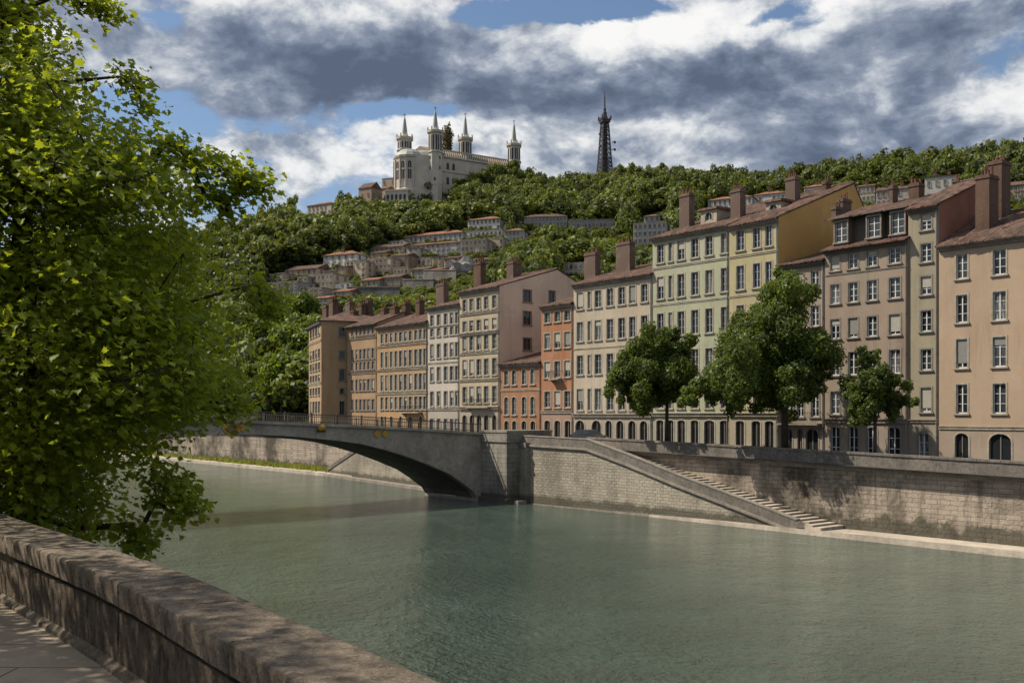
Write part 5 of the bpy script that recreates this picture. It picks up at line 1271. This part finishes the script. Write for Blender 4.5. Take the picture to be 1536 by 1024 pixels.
# individual trees at the foot of the hill, left of the ochre corner house
def bank_trees():
    r = np.random.default_rng(31); pro = []
    for i in range(4):
        L = rand_lobes(r, 5.2, 9.5, 15, 2.2, (.26, .42))
        me = crown_mesh('crown', L, 7500, .42, M['bushleaf'], r); b = MB(); branchy(b, (0, 0, -.5), 10, 4, r, 6, 0, .28)
        pro.append((me, b))
    tr = []
    for b in pro:
        o = b[1].build('trunk', M['bark'], None, smooth=True); tr.append(o.data); bpy.data.objects.remove(o)
    spots = [(350, 612), (385, 618), (425, 616), (458, 612), (330, 596), (368, 590), (408, 585), (447, 588), (345, 560), (392, 556), (432, 552), (460, 548), (370, 528), (415, 522), (450, 518), (300, 610), (260, 612), (310, 570), (330, 535), (285, 545), (220, 610), (180, 612), (240, 570), (140, 612), (90, 612), (40, 612)]
    for i, (px, py) in enumerate(spots):
        c = ray_hit(px, py) if py < 606 else None
        if c is None or c[1] > 330:
            k = (px - HX) / F; Y = 99 / (NN[0] * k + NN[1]) + r.uniform(0, 8); c = np.array([k * Y, Y, float(hill_z(k * Y, Y))])
        o = thing('bank_tree', 'bushy bright green tree on the slope left of the ochre corner house', 'tree', c, r.uniform(0, 6.28), 'bushy trees on the slope behind the bridge')
        f = r.uniform(.8, 1.25); o.scale = (f, f, f * r.uniform(.85, 1.1))
        link('trunk', tr[i % 4], o); link('crown', pro[i % 4][0], o)
    # trees beside the basilica and on the sky line
    r2 = np.random.default_rng(8); pro2 = []
    for i in range(4):
        L = rand_lobes(r2, 5.0, 9.0, 12, 2.0, (.28, .44)); pro2.append(crown_mesh('crown', L, 5200, .40, M['darkleaf'] if i % 2 else M['hillleaf'], r2))
    sky = [(690, 296, 596, 1.0), (702, 293, 600, 1.05), (715, 290, 604, 1.1), (729, 287, 606, 1.2), (743, 282, 608, 1.3), (758, 279, 610, 1.35), (772, 279, 612, 1.35), (787, 282, 622, 1.2)]
    for i, (px, py, Y, f) in enumerate(sky):
        c = pt(px, py, Y); o = thing('hill_tree', 'leafy tree hiding the foot of the basilica nave', 'tree', c, r2.uniform(0, 6), 'trees along the basilica nave'); o.scale = (f * .9, f * .9, f)
        link('trunk', tr[i % 4], o); link('crown', pro2[(i % 2) * 2], o)
    for i, (px, f) in enumerate([(805, .9), (826, .8), (842, .9), (932, 1.3), (962, .9), (990, 1.25), (1017, 1.3), (1043, 1.0), (1075, 1.1), (1102, .9), (1128, 1.3), (1150, 1.1), (1178, 1.3), (1207, .9), (1226, 1.2), (1250, 1.35), (1275, 1.1), (1300, 1.3), (1326, 1.2), (1352, 1.3), (1378, 1.35), (1405, 1.2), (1432, 1.4), (1461, 1.6), (1490, 1.2), (1522, 1.7), (1550, 1.5), (480, .7), (512, .9), (530, .8), (420, .7), (398, .7), (440, .6), (365, .7)]):
        Dr = float(np.interp(px, RID[:, 0], RID[:, 2])) + 3; k = (px - HX) / F; c = np.array([k * Dr, Dr, float(hill_z(k * Dr, Dr)) - 1])
        o = thing('ridge_tree', 'dark tree standing on the skyline of the hill', 'tree', c, r2.uniform(0, 6), 'trees on the hill skyline'); g = f * Dr / 720; o.scale = (g, g, g * r2.uniform(.95, 1.25))
        link('trunk', tr[i % 4], o); link('crown', pro2[(i * 3 + 1) % 4], o)
    c = pt(671, 262, 634); zt = pt(671, 181, 634)[2] - c[2]
    L = [(r2.normal(0, .5), r2.normal(0, .5), zt * (.06 + .9 * i / 22), 2.9 * (1.0 if i < 17 else (23 - i) / 6.5)) for i in range(23)]
    tree('cypress_tree', 'tall dark columnar tree rising behind the basilica between its middle spires', c, L, 5200, .55, foliage('cypress_leaves', (.045, .04, .016), (.11, .095, .04), .2), zt, 1, .5, 77)
bank_trees()

# ------------------------------------------------------------------ parked cars behind the quay parapet
def car(px, t, label, col, van=False, rot=0):
    s = s_at(px, t); loc = st2w(s, t, zstreet(s) + .002); r = thing('parked_van' if van else 'parked_car', label, 'van' if van else 'car', loc, ANG + rot, 'vehicles parked behind the quay parapet')
    pm = plain('car_paint', col, .3, .2, .08); L, W = (4.9, 1.9) if van else (4.2, 1.72)
    pr = [(-L / 2, .35), (-L / 2, .85), (-L / 2 + .12, 1.0), (-L * .40, 1.02), (-L * .30, 1.42), (-L * .05, 1.5), (L * .12, 1.45), (L * .26, .98), (L * .46, .84), (L / 2, .7), (L / 2, .35)]
    if van: pr = [(-L / 2, .35), (-L / 2, 1.0), (-L * .49, 1.95), (-L * .44, 2.0), (L * .22, 2.0), (L * .36, 1.2), (L * .48, 1.0), (L / 2, .8), (L / 2, .35)]
    b = MB(); n = len(pr)
    hw = lambda z: W / 2 - max(0, z - .85) * .22
    for i in range(n):
        (x0, z0), (x1, z1) = pr[i], pr[(i + 1) % n]; b.poly([(x0, -hw(z0), z0), (x1, -hw(z1), z1), (x1, hw(z1), z1), (x0, hw(z0), z0)])
    b.poly([(x, -hw(z), z) for x, z in pr]); b.poly([(x, hw(z), z) for x, z in reversed(pr)]); b.build('body', pm, r, weld=True)
    top = 1.85 if van else 1.42
    for sd in (-1, 1):
        g = MB(); xs_ = ((L * .02, L * .2), (L * .2, L * .21)) if van else ((-L * .27, -L * .06), (-L * .04, L * .16))
        for a, c in xs_: g.poly([(a, sd * (hw(.95) + .006), .98), (c, sd * (hw(.95) + .006), .98), (c - .02, sd * (hw(top) + .006), top), (a + .04, sd * (hw(top) + .006), top)])
        g.build('side_window', M['pane'][0], r)
    for sx in (-.31, .31):
        for sd in (-1, 1):
            w = MB(); w.tube((0, -.1, 0), (0, .1, 0), .31, n=16); wo = w.build('wheel', M['shade'], r, (sx * L, sd * (W / 2 - .08), .31))
            q = MB(); q.tube((0, -.105, 0), (0, .105, 0), .19, n=12); q.build('rim', M['lead'], wo)
    h = MB(); h.box(L / 2 - .02, L / 2 + .012, -W * .42, -W * .25, .62, .74); h.build('headlight', M['white'], r); h = MB(); h.box(L / 2 - .02, L / 2 + .012, W * .25, W * .42, .62, .74); h.build('headlight', M['white'], r)
car(884, 73.0, 'dark car parked by the first arch of the beige arcade', (.03, .035, .04))

# ------------------------------------------------------------------ foreground parapet, pavement, plane tree
DP = 1.3; ZP = EYE - DP; ZG = EYE - 2.02
def gp(px, py, z): Y = (EYE - z) * F / (py - HY); return np.array([(px - HX) / F * Y, Y])
outer = [gp(0, 769, ZP), gp(235, 844, ZP), gp(440, 927, ZP), gp(670, 1024, ZP)]
d_end = outer[3] - outer[2]; d_end /= np.linalg.norm(d_end); d_st = outer[0] - outer[1]; d_st /= np.linalg.norm(d_st)
ctrl = [outer[0] + d_st * 40, outer[0] + d_st * 20, outer[0] + d_st * 8, outer[0], outer[1], outer[2], outer[3], outer[3] + d_end * 3, outer[3] + d_end * 8]
def catmull(P, n=12):
    out = []
    P = [2 * P[0] - P[1]] + P + [2 * P[-1] - P[-2]]
    for i in range(1, len(P) - 2):
        for t in np.linspace(0, 1, n, endpoint=False):
            out.append(.5 * ((2 * P[i]) + (-P[i - 1] + P[i + 1]) * t + (2 * P[i - 1] - 5 * P[i] + 4 * P[i + 1] - P[i + 2]) * t * t + (-P[i - 1] + 3 * P[i] - 3 * P[i + 1] + P[i + 2]) * t ** 3))
    return np.array(out + [P[-2]])
cl = catmull(ctrl); seg = np.linalg.norm(np.diff(cl, axis=0), axis=1); acc = np.concatenate([[0], np.cumsum(seg)])
LT = acc[-1]
def on(l): return np.array([np.interp(l, acc, cl[:, 0]), np.interp(l, acc, cl[:, 1])])
def nrm_at(l):
    d = on(min(l + .05, LT)) - on(max(l - .05, 0)); d /= np.linalg.norm(d); return np.array([d[1], -d[0]])     # towards the pavement (right-hand side walking downstream is land)
sgn = 1 if nrm_at(LT / 2) @ (-NN) > 0 else -1
nin = lambda l: nrm_at(l) * sgn
WD = .57
from mathutils import noise as mnoise
def sweep(l0, l1, prof, step, amp, fr_, seedv):
    """closed profile (offset towards the pavement, z) swept along the wall line, roughened like worn stone"""
    P = []
    for (a, b) in zip(prof, prof[1:] + prof[:1]):
        k = max(1, int(math.hypot(b[0] - a[0], b[1] - a[1]) / step))
        P += [(a[0] + (b[0] - a[0]) * i / k, a[1] + (b[1] - a[1]) * i / k) for i in range(k)]
    n = max(2, int((l1 - l0) / step)); V = []
    for i in range(n + 1):
        l = l0 + (l1 - l0) * i / n; p = on(l); nn = nin(l)
        for (o, z) in P: V.append((*(p + nn * o), z))
    V = np.array(V); k = len(P)
    if amp:
        for i, v in enumerate(V):
            f = mnoise.fractal(Vector((v[0] * fr_ + seedv, v[1] * fr_, v[2] * fr_)), .8, 2.1, 4) ; g_ = mnoise.noise_vector(Vector((v[0] * 2.2, v[1] * 2.2 + seedv, v[2] * 2.2)))
            o = i % k; dirv = np.array([0, 0, 1.0]) if P[o][1] > ZP - .03 else np.array([*nin(l0), 0]) * (1 if P[o][0] > .2 else -1)
            V[i] += dirv * (f * amp) + np.array(g_) * amp * .35
    fs = []
    for i in range(n):
        for j in range(k): a = i * k + j; b = i * k + (j + 1) % k; fs.append((a, b, b + k, a + k))
    caps = [tuple(range(k - 1, -1, -1)), tuple(range(n * k, n * k + k))]
    return V, fs, caps
M['fcop'] = weathered('weathered_coping_sandstone', (.225, .182, .142), 2.2, .75, .5, 1.0)
M['fwall'] = weathered('stained_parapet_sandstone', (.165, .13, .10), 1.6, .8, .3, 1.0)
def parapet():
    p0 = on(LT * .8); r = thing('stone_parapet', 'weathered brown stone parapet with heavy coping sweeping along the foreground riverside pavement', 'wall', (p0[0], p0[1], ZG))
    off = np.array([p0[0], p0[1], ZG])
    def put(V, fs, caps, name, m, smooth=True):
        me = bpy.data.meshes.new(name); me.from_pydata([tuple(v) for v in V - off], [], fs + caps); me.materials.append(m)
        bm = bmesh.new(); bm.from_mesh(me); bmesh.ops.recalc_face_normals(bm, faces=bm.faces); bm.to_mesh(me); bm.free()
        if smooth: me.polygons.foreach_set('use_smooth', [True] * len(me.polygons)); me.set_sharp_from_angle(angle=R(38))
        return link(name, me, r)
    ch = .19; e = .022
    l = 0.0; i = 0
    near = LT - 20
    while l < LT - .3:
        ln = (1.15 if l > near else 6.0) * random.uniform(.9, 1.15); l1 = min(l + ln, LT)
        st_ = .035 if l > LT - 16 else .3
        dz = random.uniform(-.008, .008)
        prof = [(0.0, ZP - ch), (0.0, ZP - e), (e * .4, ZP - e * .3), (e * 1.3, ZP), (WD - e * 1.6, ZP), (WD - e * .4, ZP - e * .4), (WD, ZP - e * 1.4), (WD - .01, ZP - ch), (WD - .09, ZP - ch - .001)]
        prof = [(a + dz * .6, b + dz) for a, b in prof]
        V, fs, caps = sweep(l + .006, l1 - .006, prof, st_, .0065 if st_ < .1 else 0, 9.0, i * 3.7)
        put(V, fs, caps, 'coping_stone', M['fcop']); l = l1; i += 1
    prof = [(.07, 1.0), (.07, ZP - ch - .004), (WD - .085, ZP - ch - .004), (WD - .085, ZG - .25)]
    V, fs, caps = sweep(0, LT - 16, prof, .5, 0, 1, 0); put(V, fs, caps, 'wall', M['fwall'], False)
    V, fs, caps = sweep(LT - 16, LT, [(.07, ZG - 1.5), (.07, ZP - ch - .004), (WD - .085, ZP - ch - .004), (WD - .085, ZG - .25)], .045, .011, 4.0, 9.0); put(V, fs, caps, 'wall', M['fwall'])
    l = LT - 15.6
    while l < LT - .8:     # dressed stone panels standing a little proud, with open joints between them
        ln = random.uniform(.8, 1.2); l1 = min(l + ln, LT)
        V, fs, caps = sweep(l + .008, l1 - .008, [(WD - .10, ZG - .1), (WD - .10, ZP - ch - .05), (WD - .055, ZP - ch - .055), (WD - .05, ZG - .1)], .045, .010, 4.0, l); put(V, fs, caps, 'wall_panel', M['fwall']); l = l1
    V, fs, caps = sweep(LT - 16, LT, [(WD - .05, ZG - .1), (WD - .05, ZG + .07), (WD + .01, ZG + .03), (WD + .04, ZG - .1)], .06, .010, 3.0, 4.0); put(V, fs, caps, 'footing', M['fcop'])
parapet()
def paving():
    m, t, b = mat('near_pavement_slabs', .93, .15)
    o = t.obj(); n1 = t.noise(o, .8, 6, .7); n2 = t.noise(o, 9, 6, .75); n3 = t.noise(o, 45, 3, .7)
    br = t.n('ShaderNodeTexBrick'); t.set(br.inputs['Vector'], t.vmath('ADD', t.obj(), t.vmath('MULTIPLY', t.noise(o, 2, 3, color=True), (.06, .06, .06))))
    br.inputs['Color1'].default_value = (.31, .255, .20, 1); br.inputs['Color2'].default_value = (.35, .29, .23, 1); br.inputs['Mortar'].default_value = (.08, .07, .055, 1)
    br.inputs['Brick Width'].default_value = 1.3; br.inputs['Row Height'].default_value = .8; br.inputs['Mortar Size'].default_value = .008; br.inputs['Scale'].default_value = 1.0
    col = t.mix(t.math('MULTIPLY', t.ramp(n1, [(.4, 0.), (.65, 1.)]), .45), br.outputs['Color'], (.16, .135, .11))
    col = t.mix(t.math('MULTIPLY', t.ramp(n2, [(.55, 0.), (.72, 1.)]), .35), col, (.12, .10, .085))
    t.set(b.inputs['Base Color'], col)
    t.set(b.inputs['Normal'], t.bump(t.math('ADD', t.math('MULTIPLY', br.outputs['Fac'], -.8), t.math('ADD', n2, t.math('MULTIPLY', n3, .4))), .5, .02))
    g = MB()
    ls = np.linspace(0, LT, 60)
    for a, c in zip(ls, ls[1:]):
        A, B2 = on(a) + nin(a) * (WD - .02), on(c) + nin(c) * (WD - .02); C, E = on(c) + nin(c) * 6.5, on(a) + nin(a) * 6.5
        g.poly([(*A, ZG), (*B2, ZG), (*C, ZG), (*E, ZG)])
    o = g.build('pavement', m, None); structure(o)
    # fallen leaves on the pavement
paving()

LEAF = np.array([(0, -.50), (.14, -.16), (.40, -.26), (.38, -.02), (.60, .14), (.36, .24), (.30, .50), (.14, .46), (0, .78), (-.14, .46), (-.30, .50), (-.36, .24), (-.60, .14), (-.38, -.02), (-.40, -.26), (-.14, -.16)]) * .82
def leaves(pos, nrm, tip, size, r):
    """lobed leaves: a fan of triangles round the vein, a little folded and drooping at the tip"""
    n = len(pos); u = norm(tip - nrm * np.sum(tip * nrm, 1, keepdims=True)); v = np.cross(nrm, u); K = len(LEAF)
    lx, ly = LEAF[:, 0], LEAF[:, 1]; cz = r.uniform(-.1, .75, n)[:, None] * np.abs(lx)[None] - r.uniform(-.1, .7, n)[:, None] * np.clip(ly, 0, 1)[None] ** 2
    wv = pos[:, None, :] + size[:, None, None] * (v[:, None, :] * lx[None, :, None] + u[:, None, :] * (ly + .5)[None, :, None] + nrm[:, None, :] * cz[:, :, None])
    c = pos + u * (size * .5)[:, None]
    V = np.concatenate([c[:, None, :], wv], 1).reshape(-1, 3)
    i = np.arange(n)[:, None] * (K + 1); j = np.arange(K)[None]
    Fc = np.stack([np.broadcast_to(i, (n, K)), i + 1 + j, i + 1 + (j + 1) % K], -1).reshape(-1, 3)
    return V, Fc, K + 1
SIL = [(-330, -140), (-25, -140), (12, 5), (55, 70), (95, 130), (125, 185), (150, 215), (215, 240), (262, 275), (268, 310), (262, 340), (275, 375), (300, 412), (325, 450), (310, 490), (285, 520), (292, 575), (285, 600), (262, 622), (225, 645), (175, 668), (130, 690), (112, 730), (130, 765), (160, 790), (120, 795), (40, 770), (-40, 760), (-330, 740)]
def inside(px, py, P):
    c = False; n = len(P)
    for i in range(n):
        (x0, y0), (x1, y1) = P[i], P[i - 1]
        if (y0 > py) != (y1 > py) and px < (x1 - x0) * (py - y0) / (y1 - y0) + x0: c = not c
    return c
def plane_tree():
    r = np.random.default_rng(3); base = np.array([-7.45, 15.3, 1.2])
    cl_ = []
    while len(cl_) < 640:
        px, py = r.uniform(-330, 400), r.uniform(-140, 820)
        if not inside(px, py, SIL): continue
        Y = 15.2 + np.clip(r.normal(0, 1.6), -3.6, 3.6) * math.cos(min(1.2, abs(px - 40) / 420))
        if py > 640: Y = np.clip(Y, 13.2, 17.5)
        if mnoise.noise(Vector((px * .011, py * .011, 3.3))) < -.34: continue
        cl_.append(pt(px, py, Y))
    n_in = len(cl_)
    # long outer sprays seen against the sky, the hill and the water
    for px, py, Y in [(375, 272, 14.2), (362, 262, 14.2), (345, 258, 14.3), (325, 248, 14.3), (305, 245, 14.4), (285, 240, 14.4), (262, 218, 14.5), (245, 222, 14.6), (385, 284, 14.2), (355, 285, 14.3), (340, 318, 14.5), (325, 305, 14.5), (310, 290, 14.6), (205, 135, 14.8), (212, 160, 14.8), (190, 110, 14.9),
                      (150, 8, 15), (135, -5, 15), (120, 5, 15), (160, 18, 15), (100, -15, 15), (278, 750, 13.6), (266, 735, 13.7), (248, 715, 13.8), (230, 700, 13.8), (240, 740, 13.7), (283, 762, 13.6), (270, 768, 13.6), (205, 800, 13.8), (212, 822, 13.7), (195, 790, 13.8), (198, 815, 13.8), (398, 450, 15), (395, 470, 15), (385, 430, 15), (345, 560, 15), (352, 600, 15), (340, 620, 15)]:
        for q in range(2): cl_.append(pt(px + r.normal(0, 4), py + r.normal(0, 4), Y + r.normal(0, .15)))
    C = np.array(cl_); keep = C[:, 2] > ZG - 2.6; n_in = int(keep[:n_in].sum()); C = C[keep]
    # skeleton: every twig end hangs on the nearest node that lies nearer the trunk
    trunk = [np.array([base[0], base[1], z]) + np.array([.05 * math.sin(z), .04 * math.cos(z * .7), 0]) for z in np.arange(1.2, 15.5, .7)]
    nodes = list(trunk); par = [-1] + list(range(len(trunk) - 1))
    axis = lambda p: np.linalg.norm(p - np.array([base[0], base[1], min(max(p[2] - 1.5, 5.0), 14.5)]))
    order = np.argsort([axis(c) for c in C]); ends = []
    for oi in order:
        c = C[oi]; A = np.array(nodes); dist = np.linalg.norm(A - c, axis=1) + .6 * np.maximum(A[:, 2] - c[2], 0) + .25 * np.array([axis(a) for a in A[:]]) * 0
        ok = np.array([axis(a) for a in A]) < axis(c) - .02; ok[:len(trunk)] = True
        j = int(np.argmin(np.where(ok, dist, 1e9))); p = np.array(nodes[j]); last = j
        steps = max(1, int(np.linalg.norm(c - p) / .55))
        for q in range(1, steps + 1):
            f = q / steps; pos = p + (c - p) * f + r.normal(0, .05, 3) * (f < 1) + np.array([0, 0, .18 * math.sin(math.pi * f) * min(1, np.linalg.norm(c - p) / 2)])
            nodes.append(pos); par.append(last); last = len(nodes) - 1
        ends.append(last)
    cnt = np.zeros(len(nodes))
    for e in ends:
        k = e
        while k >= 0: cnt[k] += 1; k = par[k]
    rad = .0085 * np.maximum(cnt, 1) ** .52
    rad[:len(trunk)] = np.maximum(rad[:len(trunk)], np.linspace(.26, .10, len(trunk)))
    root = thing('plane_tree', 'big leafy plane tree overhanging the river at the left behind the stone parapet', 'tree', base)
    b = MB(); tb = MB(); 
    for i in range(1, len(nodes)):
        p = par[i]; a, c = nodes[p] - base, nodes[i] - base
        if i < len(trunk): tb.tube(a, c, rad[p], rad[i], 12, cap=False)
        else: b.tube(a, c, min(rad[p], rad[i] * 1.5), rad[i], 6 if rad[i] > .03 else 4, cap=False)
    for ci, c in enumerate(C):
        for q in range(5 if ci < n_in else 2):
            e = c + r.normal(0, .26 if ci < n_in else .1, 3); b.tube(c - base, e - base, .007, .003, 4, cap=False)
    tb.build('trunk', M['pbark'], root, smooth=True); b.build('limb', M['pbark'], root, smooth=True)
    # leaves on every twig end
    P_, N_, T_, S_ = [], [], [], []
    for ci, c in enumerate(C):
        big = ci < n_in; n = r.integers(130, 215) if big else r.integers(36, 58); sp = np.array([.33, .42, .25]) if big else np.array([.14, .16, .10])
        pos = c + r.normal(0, 1, (n, 3)) * sp
        out = norm((pos - np.array([base[0], base[1], c[2] - .6])) * np.array([1, 1, .6]))
        nr = norm(np.array([0, 0, 1.0]) + r.normal(0, .52, (n, 3)) + out * .25)
        tp = norm(out + r.normal(0, .65, (n, 3)) + np.array([0, 0, -.55]))
        P_.append(pos); N_.append(nr); T_.append(tp); S_.append(.055 + .115 * r.beta(2, 2.2, n))
    pos = np.concatenate(P_); V, Fc, k = leaves(pos, np.concatenate(N_), np.concatenate(T_), np.concatenate(S_), r)
    cl_t = np.concatenate([np.full(len(p), r.uniform(0, 1)) for p in P_])
    tint = np.clip(.5 * cl_t + .5 * r.random(len(pos)), 0, 1)
    me = np_mesh('crown', V - base, Fc, M['planeleaf'], np.repeat(tint, k))
    link('crown', me, root)
    return root, me
M['pbark'] = weathered('plane_bark', (.06, .048, .036), 2.0, .5, .25, .7)
M['planeleaf'] = foliage('plane_leaves', (.10, .150, .014), (.235, .29, .024), .57, .5)
root, crown = plane_tree()
def second_tree():   # its neighbour in the row, whose shade dapples the pavement and the parapet
    o = thing('plane_tree', 'neighbouring plane tree of the riverside row, beyond the left edge, dappling the pavement with shade', 'tree', (-10.6, 7.2, 1.2), 2.0)
    for ch in root.children: c = ch.copy(); COL.objects.link(c); c.parent = o
second_tree()

bpy.context.view_layer.update()
